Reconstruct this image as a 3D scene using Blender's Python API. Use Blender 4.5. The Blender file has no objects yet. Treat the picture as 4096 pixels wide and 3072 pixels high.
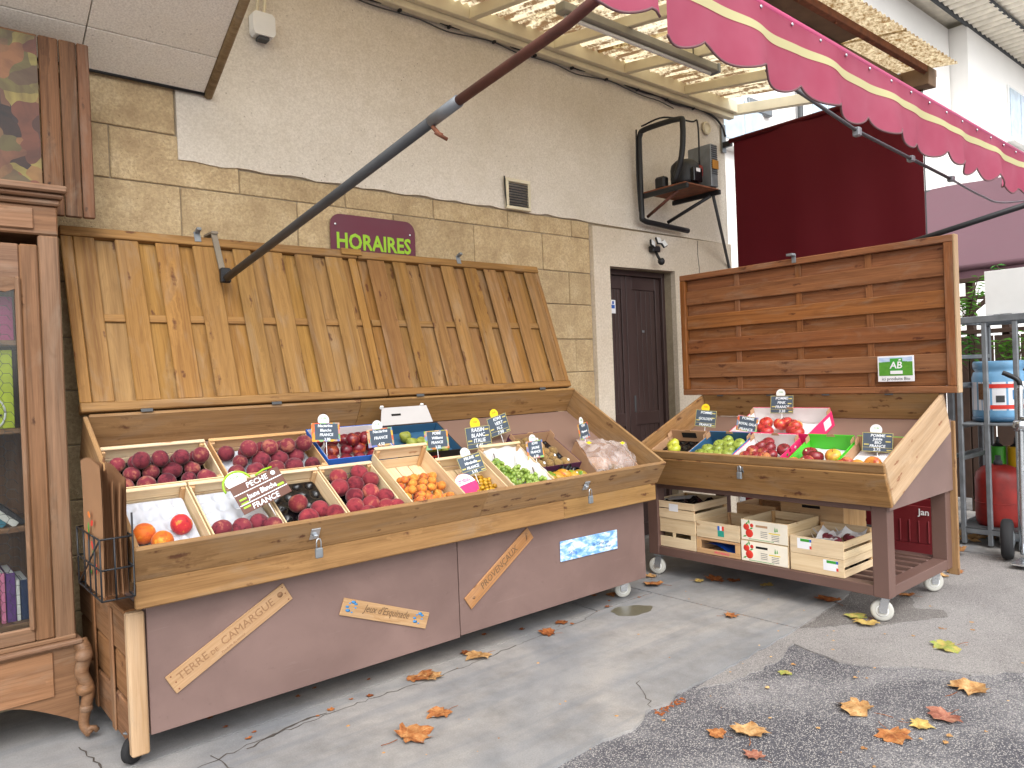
import bpy, bmesh, math, random
from mathutils import Matrix, Vector
random.seed(11)
SC = bpy.context.scene
COL = SC.collection
V = Vector
rad = math.radians

# ------------------------------------------------------------------ camera
cam = bpy.data.cameras.new("camera")
cam.sensor_width = 36.0
cam.lens = 26.377
cam.clip_end = 400.0
cam.clip_start = 0.05
cam_o = bpy.data.objects.new("camera", cam)
COL.objects.link(cam_o)
_y, _p, _r = rad(40.407), rad(-0.563), rad(-2.24)
_f = V((math.sin(_y) * math.cos(_p), math.cos(_y) * math.cos(_p), math.sin(_p)))
_rt = V((math.cos(_y), -math.sin(_y), 0))
_up = _rt.cross(_f)
_rt2 = math.cos(_r) * _rt + math.sin(_r) * _up
_up2 = -math.sin(_r) * _rt + math.cos(_r) * _up
cam_o.matrix_world = Matrix(((_rt2.x, _up2.x, -_f.x, 0), (_rt2.y, _up2.y, -_f.y, 0), (_rt2.z, _up2.z, -_f.z, 1.4), (0, 0, 0, 1)))
SC.camera = cam_o

# ------------------------------------------------------------------ sky, sun, exposure
SUN_EL, SUN_AZ = rad(48), rad(205)     # azimuth clockwise from +Y; light comes over the viewer's right shoulder
w = bpy.data.worlds.new("World"); SC.world = w; w.use_nodes = True
wn = w.node_tree; wn.nodes.clear()
sky = wn.nodes.new("ShaderNodeTexSky"); sky.sky_type = 'NISHITA'; sky.sun_disc = False
sky.sun_elevation = SUN_EL; sky.sun_rotation = SUN_AZ; sky.air_density = 1.0; sky.dust_density = 3.0; sky.ozone_density = 1.0
hs = wn.nodes.new("ShaderNodeHueSaturation"); hs.inputs['Saturation'].default_value = 0.17
bg = wn.nodes.new("ShaderNodeBackground"); bg.inputs['Strength'].default_value = 0.15
wo = wn.nodes.new("ShaderNodeOutputWorld")
wn.links.new(sky.outputs[0], hs.inputs['Color']); wn.links.new(hs.outputs[0], bg.inputs[0]); wn.links.new(bg.outputs[0], wo.inputs[0])
sun = bpy.data.lights.new("sun", 'SUN'); sun.energy = 0.6; sun.angle = rad(50); sun.color = (1, .97, .93)
sun_o = bpy.data.objects.new("sun", sun); COL.objects.link(sun_o)
_sd = V((math.sin(SUN_AZ) * math.cos(SUN_EL), math.cos(SUN_AZ) * math.cos(SUN_EL), math.sin(SUN_EL)))
sun_o.rotation_euler = _sd.to_track_quat('Z', 'Y').to_euler()
sun_o.location = (0, -3, 8)
SC.view_settings.view_transform = 'Standard'
SC.view_settings.look = 'None'
SC.view_settings.gamma = 1
SC.view_settings.exposure = 1.3
SC.view_settings.use_curve_mapping = False

# ------------------------------------------------------------------ node helpers
def C(h):
    h = h.lstrip('#')
    out = []
    for i in (0, 2, 4):
        c = int(h[i:i + 2], 16) / 255
        out.append(c / 12.92 if c <= .04045 else ((c + .055) / 1.055) ** 2.4)
    return (*out, 1)

class NT:
    def __init__(s, name):
        s.m = bpy.data.materials.new(name); s.m.use_nodes = True
        s.t = s.m.node_tree; s.t.nodes.clear()
        s.out = s.t.nodes.new("ShaderNodeOutputMaterial")
    def n(s, ty, ins=None, **kw):
        nd = s.t.nodes.new("ShaderNode" + ty)
        for k, v in kw.items(): setattr(nd, k, v)
        for k, v in (ins or {}).items(): s.put(nd.inputs[k], v)
        return nd
    def put(s, sock, v):
        if isinstance(v, bpy.types.NodeSocket): s.t.links.new(v, sock)
        elif isinstance(v, bpy.types.Node): s.t.links.new(v.outputs[0], sock)
        else: sock.default_value = v
    def math(s, op, a, b=0.0, c=None):
        nd = s.n('Math', operation=op); s.put(nd.inputs[0], a); s.put(nd.inputs[1], b)
        if c is not None: s.put(nd.inputs[2], c)
        return nd.outputs[0]
    def mix(s, f, a, b, mode='MIX'):
        nd = s.n('Mix', data_type='RGBA', blend_type=mode)
        s.put(nd.inputs[0], f); s.put(nd.inputs[6], a); s.put(nd.inputs[7], b)
        return nd.outputs[2]
    def rng(s, v, a, b, c=0.0, d=1.0):
        nd = s.n('MapRange'); s.put(nd.inputs[0], v)
        for i, x in enumerate((a, b, c, d)): s.put(nd.inputs[1 + i], x)
        return nd.outputs[0]
    def ramp(s, f, stops):
        nd = s.n('ValToRGB'); s.put(nd.inputs[0], f); cr = nd.color_ramp
        while len(cr.elements) < len(stops): cr.elements.new(.5)
        for e, (p, c) in zip(cr.elements, stops): e.position = p; e.color = c
        return nd.outputs[0]
    def obj(s, scale=(1, 1, 1), rnd=True, src='Object'):
        tc = s.n('TexCoord').outputs[src]
        if rnd:
            r = s.n('ObjectInfo').outputs['Random']
            off = s.n('CombineXYZ', {0: s.math('MULTIPLY', r, 37.0), 1: s.math('MULTIPLY', r, 91.0), 2: s.math('MULTIPLY', r, 53.0)})
            tc = s.n('VectorMath', {0: tc, 1: off}, operation='ADD').outputs[0]
        return s.n('VectorMath', {0: tc, 1: scale}, operation='MULTIPLY').outputs[0]
    def noise(s, vec, scale=1.0, detail=4.0, rough=.55, dist=0.0):
        return s.n('TexNoise', {'Vector': vec, 'Scale': scale, 'Detail': detail, 'Roughness': rough, 'Distortion': dist}).outputs[0]
    def voro(s, vec, scale=1.0, feature='F1', out='Distance', rnd=1.0):
        return s.n('TexVoronoi', {'Vector': vec, 'Scale': scale, 'Randomness': rnd}, feature=feature).outputs[out]
    def bump(s, h, st=.3, d=.01):
        return s.n('Bump', {'Height': h, 'Strength': st, 'Distance': d}).outputs[0]
    def bsdf(s, col, rough=.6, normal=None, **kw):
        b = s.n('BsdfPrincipled', {'Base Color': col, 'Roughness': rough})
        for k, v in kw.items(): s.put(b.inputs[k.replace('_', ' ')], v)
        if normal is not None: s.put(b.inputs['Normal'], normal)
        s.t.links.new(b.outputs[0], s.out.inputs[0]); return b

def plain(name, col, rough=.6, metal=0.0, var=.12, vs=6.0, bump=0.0, bs=60.0, spec=.5, rvar=0.0):
    t = NT(name); v = t.obj()
    n = t.noise(v, vs, 5)
    c = t.mix(t.rng(n, .3, .75), tuple(x * (1 - var) for x in C(col)[:3]) + (1,), tuple(min(1, x * (1 + var)) for x in C(col)[:3]) + (1,))
    if rvar:
        r = t.n('ObjectInfo').outputs['Random']
        hsv = t.n('HueSaturation', {'Color': c, 'Value': t.rng(r, 0, 1, 1 - rvar, 1 + rvar), 'Hue': t.rng(t.math('FRACT', t.math('MULTIPLY', r, 7.13)), 0, 1, .5 - rvar * .05, .5 + rvar * .05)})
        c = hsv.outputs[0]
    nm = t.bump(t.noise(v, bs, 3), bump, .004) if bump else None
    t.bsdf(c, t.rng(n, .3, .7, max(0, rough - .07), min(1, rough + .07)), nm, Metallic=metal, Specular_IOR_Level=spec)
    return t.m

def wood(name, light, dark, knot='#4a2412', knots=.6, gs=1.0, rough=.62, var=.18, grey=0.0, bump=.25, spec=.3):
    """timber with the grain along local X"""
    t = NT(name); v = t.obj((1, 1, 1))
    kv = t.n('VectorMath', {0: v, 1: (4.2, 13.0, 13.0)}, operation='MULTIPLY').outputs[0]
    wob = t.n('VectorMath', {0: t.n('TexNoise', {'Vector': v, 'Scale': 38.0, 'Detail': 3.0}).outputs[1], 1: (.42, .42, .42)}, operation='MULTIPLY').outputs[0]
    kv = t.n('VectorMath', {0: kv, 1: wob}, operation='ADD').outputs[0]
    kd = t.voro(kv, 1.0)
    kc = t.n('TexVoronoi', {'Vector': kv, 'Scale': 1.0}, feature='F1').outputs['Color']
    pick = t.math('GREATER_THAN', t.n('SeparateColor', {0: kc}).outputs[0], 1.0 - knots * .55)
    near = t.math('MULTIPLY', t.rng(kd, .0, .55, 1, 0), pick)
    warp = t.n('CombineXYZ', {0: 0.0, 1: t.math('MULTIPLY', near, .035), 2: t.math('MULTIPLY', near, .03)})
    gv = t.n('VectorMath', {0: v, 1: warp}, operation='ADD').outputs[0]
    gv = t.n('VectorMath', {0: gv, 1: (1.3 * gs, 34 * gs, 34 * gs)}, operation='MULTIPLY').outputs[0]
    g1 = t.noise(gv, 1.0, 6, .6, .5)
    bl = t.noise(t.n('VectorMath', {0: v, 1: (1.2, 5, 5)}, operation='MULTIPLY').outputs[0], 1.0, 3)
    fine = t.noise(t.n('VectorMath', {0: v, 1: (6, 220, 220)}, operation='MULTIPLY').outputs[0], 1.0, 2)
    f = t.math('ADD', t.math('MULTIPLY', g1, .7), t.math('MULTIPLY', fine, .3))
    c = t.ramp(t.rng(f, .37, .64), [(0, C(dark)), (.45, t_mid(light, dark)), (1, C(light))])
    c = t.mix(t.rng(bl, .35, .75, 0, .35), c, t_mid(light, dark))
    c = t.mix(t.rng(t.noise(t.n('VectorMath', {0: v, 1: (2.5, 9, 9)}, operation='MULTIPLY').outputs[0], 1.0, 5, .65, .8), .52, .72, 0, .30), c, C('#8d8272'))
    if grey: c = t.mix(t.rng(t.noise(v, 3.0, 5), .45, .8, 0, grey), c, C('#8c8378'))
    k = t.math('MULTIPLY', t.rng(kd, .08, .20, 1, 0), pick)
    c = t.mix(t.math('MULTIPLY', k, .8), c, C(knot))
    k2 = t.n('TexVoronoi', {'Vector': t.n('VectorMath', {0: t.n('VectorMath', {0: v, 1: (8.0, 30.0, 30.0)}, operation='MULTIPLY').outputs[0], 1: t.n('VectorMath', {0: wob, 1: (1.6, 1.6, 1.6)}, operation='MULTIPLY').outputs[0]}, operation='ADD').outputs[0], 'Scale': 1.0}, feature='F1')
    p2 = t.math('GREATER_THAN', t.n('SeparateColor', {0: k2.outputs['Color']}).outputs[1], 1.0 - knots * .32)
    c = t.mix(t.math('MULTIPLY', t.math('MULTIPLY', t.rng(k2.outputs['Distance'], .14, .30, 1, 0), p2), .8), c, C(knot))
    sm = t.noise(t.n('VectorMath', {0: v, 1: (5.0, 16, 16)}, operation='MULTIPLY').outputs[0], 1.0, 4, .6, 1.2)
    c = t.mix(t.rng(sm, .56, .72, 0, .45), c, C(dark))
    r = t.n('ObjectInfo').outputs['Random']
    c = t.n('HueSaturation', {'Color': c, 'Value': t.rng(r, 0, 1, 1 - var, 1 + var), 'Saturation': t.rng(t.math('FRACT', t.math('MULTIPLY', r, 5.7)), 0, 1, .92, 1.04), 'Hue': t.rng(t.math('FRACT', t.math('MULTIPLY', r, 9.3)), 0, 1, .496, .503)}).outputs[0]
    t.bsdf(c, t.rng(f, .3, .7, rough + .1, rough - .08), t.bump(f, bump, .003), Specular_IOR_Level=spec)
    return t.m

def t_mid(a, b):
    a, b = C(a), C(b)
    return tuple((x + y) / 2 for x, y in zip(a, b))

# ------------------------------------------------------------------ mesh helpers
_cache = {}
WM = {}
def finish(me, smooth=False):
    if not me.materials: me.materials.append(None)
    if smooth: me.polygons.foreach_set('use_smooth', [True] * len(me.polygons))
    me.update()
    return me

def pydata(name, vs, fs, smooth=False):
    me = bpy.data.meshes.new(name); me.from_pydata([tuple(v) for v in vs], [], fs); return finish(me, smooth)

def box_me(sx, sy, sz, b=.002):
    key = ('box', round(sx, 4), round(sy, 4), round(sz, 4), round(b, 4))
    if key in _cache: return _cache[key]
    x, y, z = sx / 2, sy / 2, sz / 2
    b = min(b, x * .9, y * .9, z * .9)
    vs = []; ix = {}
    for i in (-1, 1):
        for j in (-1, 1):
            for k in (-1, 1):
                ix[i, j, k] = len(vs)
                vs += [(i * x, j * (y - b), k * (z - b)), (i * (x - b), j * y, k * (z - b)), (i * (x - b), j * (y - b), k * z)]
    fs = []
    for s in (-1, 1):
        q = [ix[s, -1, -1], ix[s, 1, -1], ix[s, 1, 1], ix[s, -1, 1]]; fs.append(q if s > 0 else q[::-1])
        q = [ix[-1, s, -1] + 1, ix[1, s, -1] + 1, ix[1, s, 1] + 1, ix[-1, s, 1] + 1]; fs.append(q if s < 0 else q[::-1])
        q = [ix[-1, -1, s] + 2, ix[1, -1, s] + 2, ix[1, 1, s] + 2, ix[-1, 1, s] + 2]; fs.append(q if s > 0 else q[::-1])
    for i in (-1, 1):
        for j in (-1, 1):
            fs.append([ix[i, j, -1], ix[i, j, 1], ix[i, j, 1] + 1, ix[i, j, -1] + 1])
            fs.append([ix[i, -1, j], ix[i, 1, j], ix[i, 1, j] + 2, ix[i, -1, j] + 2])
            fs.append([ix[-1, i, j] + 1, ix[1, i, j] + 1, ix[1, i, j] + 2, ix[-1, i, j] + 2])
            for k in (-1, 1):
                a = ix[i, j, k]; fs.append([a, a + 1, a + 2])
    me = bpy.data.meshes.new('box'); me.from_pydata(vs, [], fs)
    bm = bmesh.new(); bm.from_mesh(me); bmesh.ops.recalc_face_normals(bm, faces=bm.faces); bm.to_mesh(me); bm.free()
    _cache[key] = finish(me); return me

def link(name, me, mat=None, M=None, parent=None):
    o = bpy.data.objects.new(name, me); COL.objects.link(o)
    M = M if M is not None else Matrix()
    if me is not None and mat is not None:
        o.material_slots[0].link = 'OBJECT'; o.material_slots[0].material = mat
    if parent is not None:
        o.parent = parent; o.matrix_parent_inverse = WM[parent.name].inverted()
    o.matrix_basis = M; WM[o.name] = M.copy()
    return o

def tag(o, label, cat, group=None, kind=None):
    if label: o['label'] = label
    if cat: o['category'] = cat
    if group: o['group'] = group
    if kind: o['kind'] = kind
    return o

def thing(name, label, cat, M=None, group=None):
    if M is None: M = Matrix()
    if not isinstance(M, Matrix): M = Matrix.Translation(V(M))
    o = link(name, None, None, M)
    o.empty_display_size = .05
    return tag(o, label, cat, group)

def frame(x, y, z, o):
    x, y, z, o = V(x), V(y), V(z), V(o)
    return Matrix(((x.x, y.x, z.x, o.x), (x.y, y.y, z.y, o.y), (x.z, y.z, z.z, o.z), (0, 0, 0, 1)))

def beam(name, p0, p1, wd, th, mat, parent=None, n=(0, 0, 1), b=.002):
    """bar from p0 to p1; thickness th along n, width wd across"""
    p0, p1, n = V(p0), V(p1), V(n)
    x = (p1 - p0); L = x.length; x.normalize()
    z = (n - x * n.dot(x)).normalized(); y = z.cross(x)
    return link(name, box_me(L, wd, th, b), mat, frame(x, y, z, (p0 + p1) / 2), parent)

def blk(name, lo, hi, mat, parent=None, b=.003, F=None, ax=None):
    """axis aligned block lo..hi in frame F, grain along its longest side"""
    lo, hi = V(lo), V(hi); s = hi - lo; c = (lo + hi) / 2
    if ax is None: ax = max(range(3), key=lambda i: s[i])
    R = {0: Matrix(), 1: frame((0, 1, 0), (-1, 0, 0), (0, 0, 1), (0, 0, 0)), 2: frame((0, 0, 1), (0, 1, 0), (-1, 0, 0), (0, 0, 0))}[ax]
    d = {0: (s.x, s.y, s.z), 1: (s.y, s.x, s.z), 2: (s.z, s.y, s.x)}[ax]
    M = Matrix.Translation(c) @ R
    if F is not None: M = F @ M
    return link(name, box_me(*d, b), mat, M, parent)

def tube_me(pts, r, seg=10, caps=True, r1=None):
    pts = [V(p) for p in pts]; vs = []; fs = []
    n = len(pts); prev = None
    for i, p in enumerate(pts):
        d = (pts[min(i + 1, n - 1)] - pts[max(i - 1, 0)]).normalized()
        if prev is None:
            a = V((0, 0, 1)) if abs(d.z) < .9 else V((1, 0, 0))
            u = d.cross(a).normalized()
        else:
            u = (prev - d * prev.dot(d)).normalized()
        prev = u; w_ = d.cross(u)
        rr = r if r1 is None else r + (r1 - r) * i / (n - 1)
        for k in range(seg):
            a = 2 * math.pi * k / seg
            vs.append(p + (u * math.cos(a) + w_ * math.sin(a)) * rr)
    for i in range(n - 1):
        for k in range(seg):
            k2 = (k + 1) % seg
            fs.append([i * seg + k, i * seg + k2, (i + 1) * seg + k2, (i + 1) * seg + k])
    if caps: fs += [list(range(seg))[::-1], [(n - 1) * seg + k for k in range(seg)]]
    return vs, fs

def tube(name, pts, r, mat, parent=None, seg=10, r1=None):
    o = V(pts[0])
    vs, fs = tube_me([V(p) - o for p in pts], r, seg, True, r1)
    return link(name, pydata(name, vs, fs, True), mat, Matrix.Translation(o), parent)

def multi_tube(name, lines, r, mat, parent=None, seg=6):
    o = V(lines[0][0]); VS = []; FS = []
    for pts in lines:
        vs, fs = tube_me([V(p) - o for p in pts], r, seg)
        k = len(VS); VS += vs; FS += [[i + k for i in f] for f in fs]
    return link(name, pydata(name, VS, FS, True), mat, Matrix.Translation(o), parent)

def smoothpts(pts, n=6):
    """Catmull-Rom through pts"""
    P = [V(p) for p in pts]; P = [P[0] * 2 - P[1]] + P + [P[-1] * 2 - P[-2]]; out = []
    for i in range(1, len(P) - 2):
        for k in range(n):
            t = k / n; a, b, c, d = P[i - 1:i + 3]
            out.append(.5 * ((2 * b) + (c - a) * t + (2 * a - 5 * b + 4 * c - d) * t * t + (3 * b - a - 3 * c + d) * t ** 3))
    out.append(P[-2]); return out

def lathe_me(key, prof, seg=20, smooth=True):
    if key in _cache: return _cache[key]
    vs = []; fs = []
    for r, z in prof:
        for k in range(seg):
            a = 2 * math.pi * k / seg; vs.append((r * math.cos(a), r * math.sin(a), z))
    for i in range(len(prof) - 1):
        for k in range(seg):
            k2 = (k + 1) % seg; fs.append([i * seg + k, i * seg + k2, (i + 1) * seg + k2, (i + 1) * seg + k])
    fs += [list(range(seg))[::-1], [(len(prof) - 1) * seg + k for k in range(seg)]]
    _cache[key] = pydata('turned', vs, fs, smooth); return _cache[key]

def prism_me(pts, th, smooth=False):
    """outline pts (x,y) extruded th along +z"""
    n = len(pts)
    vs = [(x, y, 0) for x, y in pts] + [(x, y, th) for x, y in pts]
    fs = [list(range(n))[::-1], list(range(n, 2 * n))] + [[i, (i + 1) % n, n + (i + 1) % n, n + i] for i in range(n)]
    me = bpy.data.meshes.new('prism'); me.from_pydata(vs, [], fs)
    bm = bmesh.new(); bm.from_mesh(me); bmesh.ops.recalc_face_normals(bm, faces=bm.faces); bm.to_mesh(me); bm.free()
    return finish(me, smooth)

def grid_me(nu, nv, f, smooth=True):
    vs = [f(i / nu, j / nv) for i in range(nu + 1) for j in range(nv + 1)]
    fs = [[i * (nv + 1) + j, (i + 1) * (nv + 1) + j, (i + 1) * (nv + 1) + j + 1, i * (nv + 1) + j + 1] for i in range(nu) for j in range(nv)]
    return pydata('sheet', vs, fs, smooth)

def text_me(body, size=.05, bold=0.0, shear=0.0, align='CENTER', ext=.0004):
    key = ('t', body, size, bold, shear, align)
    if key in _cache: return _cache[key]
    cu = bpy.data.curves.new('lettering', 'FONT'); cu.body = body; cu.size = size; cu.align_x = align; cu.align_y = 'CENTER'
    cu.offset = bold; cu.shear = shear; cu.extrude = ext; cu.resolution_u = 2; cu.space_line = .8
    o = bpy.data.objects.new('lettering', cu); COL.objects.link(o)
    dg = bpy.context.evaluated_depsgraph_get()
    me = bpy.data.meshes.new_from_object(o.evaluated_get(dg))
    bpy.data.objects.remove(o); bpy.data.curves.remove(cu)
    me.materials.clear()
    _cache[key] = finish(me); return me

T = Matrix.Translation
def RX(d): return Matrix.Rotation(rad(d), 4, 'X')
def RY(d): return Matrix.Rotation(rad(d), 4, 'Y')
def RZ(d): return Matrix.Rotation(rad(d), 4, 'Z')
# facing -Y: local x = +X, local y = +Z, local z = -Y
FACE_Y = frame((1, 0, 0), (0, 0, 1), (0, -1, 0), (0, 0, 0))
# facing -X: local x = -Y, local y = +Z, local z = -X
FACE_X = frame((0, -1, 0), (0, 0, 1), (-1, 0, 0), (0, 0, 0))
U = random.uniform
# ------------------------------------------------------------------ materials
M_lidL = wood('pine_lid', '#9b743c', '#724f24', knots=.35, var=.07)
M_lidR = wood('pine_lid_red', '#966e3b', '#6d4b23', knots=.35, var=.08)
M_lidRS = wood('pine_lid_dark', '#925d34', '#683e1f', knots=.35, var=.07)
M_tray = wood('pine_tray', '#a27d4e', '#7b5a34', '#4a2214', knots=.8, gs=.7, var=.04)
M_pale = wood('pine_pale', '#c3a684', '#a2835f', '#7d4526', knots=.5, gs=.7, var=.05)  # flap post wood; also paints the lit end faces of the small stall
M_poplar = wood('crate_poplar', '#e3cda6', '#cdb188', '#a0724a', knots=.12, gs=1.2, var=.08, bump=.15)
M_poplar2 = wood('crate_poplar_warm', '#d3ae80', '#b98e60', '#8a5a34', knots=.3, gs=1.2, var=.08)
M_cab = wood('cabinet_oak', '#8a664a', '#634731', '#3a2112', knots=.12, gs=1.4, var=.07, rough=.5)
M_board = wood('board_plank', '#7d5330', '#452a17', '#150a05', knots=.8, gs=.6, var=.12)
M_flap = wood('pine_flap', '#966a46', '#6d4726', '#4a2412', knots=.5, var=.1)
M_sign = wood('sign_slat', '#bb9870', '#9c7850', '#5a3420', knots=.3, gs=1.3, var=.06)
def mk_brown():
    t = NT('brown_paint'); v = t.obj()
    a = t.noise(v, 2.2, 5, .6, .4); sc_ = t.noise(t.n('VectorMath', {0: v, 1: (3, 40, 40)}, operation='MULTIPLY').outputs[0], 1.0, 4, .7, .6); d = t.noise(v, 26, 4, .7)
    c = t.mix(t.rng(a, .35, .68), C('#6d5852'), C('#7d665f'))
    c = t.mix(t.rng(sc_, .63, .74, 0, .35), c, C('#8f7d76')); c = t.mix(t.rng(d, .64, .76, 0, .45), c, C('#57463f'))
    t.bsdf(c, t.rng(a, .3, .7, .48, .68), t.bump(t.noise(v, 90, 3), .08, .003), Specular_IOR_Level=.35); return t.m
M_brown = mk_brown()
M_brown2 = plain('brown_frame_paint', '#664d45', .5, var=.08, vs=4)
M_hard = plain('hardboard', '#7e6457', .7, var=.1, vs=3)
M_door = plain('door_paint', '#3f2f2c', .45, var=.15, vs=5)
M_black = plain('black_steel', '#16171a', .5, var=.2)
M_blackpl = plain('black_plastic', '#0d0d10', .22, var=.2)
M_steel = plain('galvanised', '#7f8488', .5, metal=.4, var=.22, vs=14)
M_steelD = plain('weathered_pipe', '#47494b', .6, metal=.15, var=.2, vs=9)
M_chrome = plain('chrome', '#c8ccd0', .25, metal=.9, var=.1)
M_rust = plain('rust', '#7a4a33', .85, var=.4, vs=18, bump=.3)
M_rustpole = plain('rust_pole', '#5b3428', .7, var=.3, vs=20, bump=.15)
M_cream = plain('cream_paint', '#d6cdb2', .7, var=.16, vs=3.0, bump=.1)
M_white = plain('white_plastic', '#dfe0de', .5, var=.05)
M_whitep = plain('white_paper', '#e9e9ec', .8, var=.05)
M_maroon = plain('maroon_sign', '#5d1029', .4, var=.05)
M_lime = plain('lime_lettering', '#93c01f', .5, var=.03)
M_slate = plain('slate_card', '#465260', .6, var=.15, vs=30)
M_chalk = plain('chalk_ink', '#e8eef2', .8, var=.1)
M_gold = plain('gold_line', '#c9bc6a', .6)
M_yellow = plain('yellow_disc', '#e6cf1c', .5)
M_green = plain('green_print', '#3d9a35', .5)
M_red = plain('red_print', '#d8382a', .5)
M_blue = plain('blue_print', '#2a5fb5', .5)
M_pink = plain('pink_print', '#e8336f', .45, var=.12, vs=30)
M_kraft = plain('kraft_board', '#b08a68', .8, var=.08, vs=8)
M_limebox = plain('lime_box', '#4fc22f', .5, var=.05)
M_skybox = plain('blue_box', '#3f82b8', .5, var=.08)
M_navy = plain('navy_box', '#2f5877', .5, var=.1)
M_whitebox = plain('white_box', '#e6e2e0', .6, var=.04)
M_bluepad = plain('blue_pad', '#1a57c4', .5, var=.25, vs=40)
M_bag = plain('paper_bag', '#9c7350', .8, var=.1, vs=6, bump=.2, bs=25)
M_tyre = plain('tyre', '#1c1c1e', .85, var=.2)
M_wheel = plain('caster_rubber', '#b9b8b0', .6, var=.1)
M_mauve = plain('mauve_canvas', '#694b53', .8, var=.05)
M_inkD = plain('dark_ink', '#6b5138', .8)
M_ink = plain('burnt_ink', '#8a6748', .8)
M_dark = plain('painted_dark', '#100d0c', .9)  # near-black painting the dark inside uncut grip slots; small bottle bodies too
M_redgas = plain('red_gas_paint', '#8a1f18', .5, var=.35, vs=10)
M_bluegas = plain('blue_gas_paint', '#6d9fc4', .4, var=.15, vs=8)
M_redpl = plain('red_crate_plastic', '#6a1a20', .45, var=.1)
M_greenbottle = plain('green_gas_paint', '#43a02c', .45, var=.1)
M_yelbottle = plain('yellow_gas_paint', '#d2a514', .45, var=.1)
M_fence = plain('fence_stain', '#4a372c', .8, var=.25, vs=8)
M_tile = plain('eave_tile', '#ece4d4', .85, var=.15, vs=6)

def mk_plaster(name, base, dirt, bs=90.0):
    t = NT(name); v = t.obj(rnd=False)
    big = t.noise(v, 1.1, 6, .6, .3); fine = t.noise(v, bs, 3, .7); spk = t.voro(v, 26.0)
    c = t.mix(t.rng(big, .38, .72, 0, .55), C(base), C(dirt))
    c = t.mix(t.math('MULTIPLY', t.rng(spk, .05, .13, 1, 0), t.rng(t.noise(v, 2.1, 3), .42, .62, 0, .8)), c, C('#6d6152'))
    streak = t.noise(t.n('VectorMath', {0: v, 1: (7, 7, .6)}, operation='MULTIPLY').outputs[0], 1.0, 4)
    c = t.mix(t.rng(streak, .56, .8, 0, .35), c, C(dirt))
    c = t.mix(t.rng(fine, .36, .64, 0, .32), c, C('#8f8270'))
    c = t.mix(t.rng(t.noise(v, 9, 5, .7), .45, .7, 0, .3), c, C(dirt))
    t.bsdf(c, .9, t.bump(t.math('ADD', fine, t.math('MULTIPLY', t.noise(v, bs * .33, 3), .8)), .2, .005), Specular_IOR_Level=.2)
    return t.m
M_plaster = mk_plaster('roughcast', '#e0d9cd', '#c3baa8')
M_plaster2 = mk_plaster('door_surround_render', '#dbd0bf', '#b8aa92', 60)
M_soffit = mk_plaster('soffit_panel', '#f3eee2', '#e8e0cc', 120)
M_ext = plain('white_facade', '#f0eeea', .9, var=.05, vs=1)

def mk_stone():
    t = NT('limestone'); v = t.obj()
    a = t.noise(v, 7.0, 6, .65); b = t.noise(v, 70.0, 3, .7); pit = t.voro(v, 55.0)
    c = t.ramp(t.rng(a, .28, .74), [(0, C('#a99270')), (.5, C('#c0aa84')), (1, C('#d0bc98'))])
    c = t.mix(t.rng(b, .38, .62, 0, .5), c, C('#8f7a5e'))
    r = t.n('ObjectInfo').outputs['Random']
    c = t.n('HueSaturation', {'Color': c, 'Value': t.rng(r, 0, 1, .92, 1.06)}).outputs[0]
    t.bsdf(c, .92, t.bump(t.math('SUBTRACT', b, t.rng(pit, 0, .25, .6, 0)), .7, .008), Specular_IOR_Level=.15)
    return t.m
M_stone = mk_stone()
M_mortar = plain('mortar', '#9a8d76', .95, var=.15, vs=20, bump=.4)

def mk_concrete():
    t = NT('concrete'); v = t.obj(rnd=False)
    a = t.noise(v, .9, 6, .6, .6); b = t.noise(v, 5.0, 6, .65); f = t.noise(v, 160.0, 2)
    c = t.ramp(t.rng(a, .3, .72), [(0, C('#787b80')), (.45, C('#969594')), (1, C('#b0a9a0'))])
    c = t.mix(t.rng(b, .42, .7, 0, .6), c, C('#706d6a'))
    c = t.mix(t.rng(f, .3, .7, 0, .25), c, C('#5c5a58'))
    st = t.noise(t.n('VectorMath', {0: v, 1: (.5, 7, 1)}, operation='MULTIPLY').outputs[0], 1.2, 5, .6, .3)
    c = t.mix(t.rng(st, .48, .68, 0, .5), c, C('#6d7279'))
    t.bsdf(c, t.rng(b, .3, .7, .62, .85), t.bump(t.math('ADD', f, b), .25, .004), Specular_IOR_Level=.3)
    return t.m
M_concrete = mk_concrete()

def mk_asphalt(name, dark, lite, stone, sc, amt):
    t = NT(name); v = t.obj(rnd=False)
    n1 = t.noise(v, 1.6, 5, .6, .4); n2 = t.noise(v, 9, 4)
    vc = t.n('TexVoronoi', {'Vector': v, 'Scale': sc}, feature='F1')
    cell = t.n('SeparateColor', {0: vc.outputs['Color']}).outputs[0]
    d = vc.outputs['Distance']
    c = t.mix(t.rng(n1, .40, .60), C(dark), C(lite))
    c = t.mix(t.rng(n2, .4, .75, 0, .4), c, C(dark))
    pk = t.math('MULTIPLY', t.math('GREATER_THAN', cell, 1 - amt), t.rng(d, .3, .55, 1, 0))
    c = t.mix(pk, c, t.mix(cell, C(stone), C('#b7b2ac')))
    pd = t.math('MULTIPLY', t.math('LESS_THAN', cell, amt * .7), t.rng(d, .3, .55, .8, 0))
    c = t.mix(pd, c, C('#333338'))
    wet = t.voro(v, .001)
    t.bsdf(c, .85, t.bump(t.math('SUBTRACT', t.noise(v, sc, 2), d), .6, .006), Specular_IOR_Level=.3)
    return t.m
M_asph = mk_asphalt('asphalt_coarse', '#56555a', '#828081', '#9a9795', 175.0, .45)
M_worn = mk_asphalt('asphalt_worn', '#85817f', '#95918e', '#a5a19d', 230.0, .3)
M_damp = mk_asphalt('asphalt_damp', '#686461', '#7b7672', '#8a8580', 220.0, .2)

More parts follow.
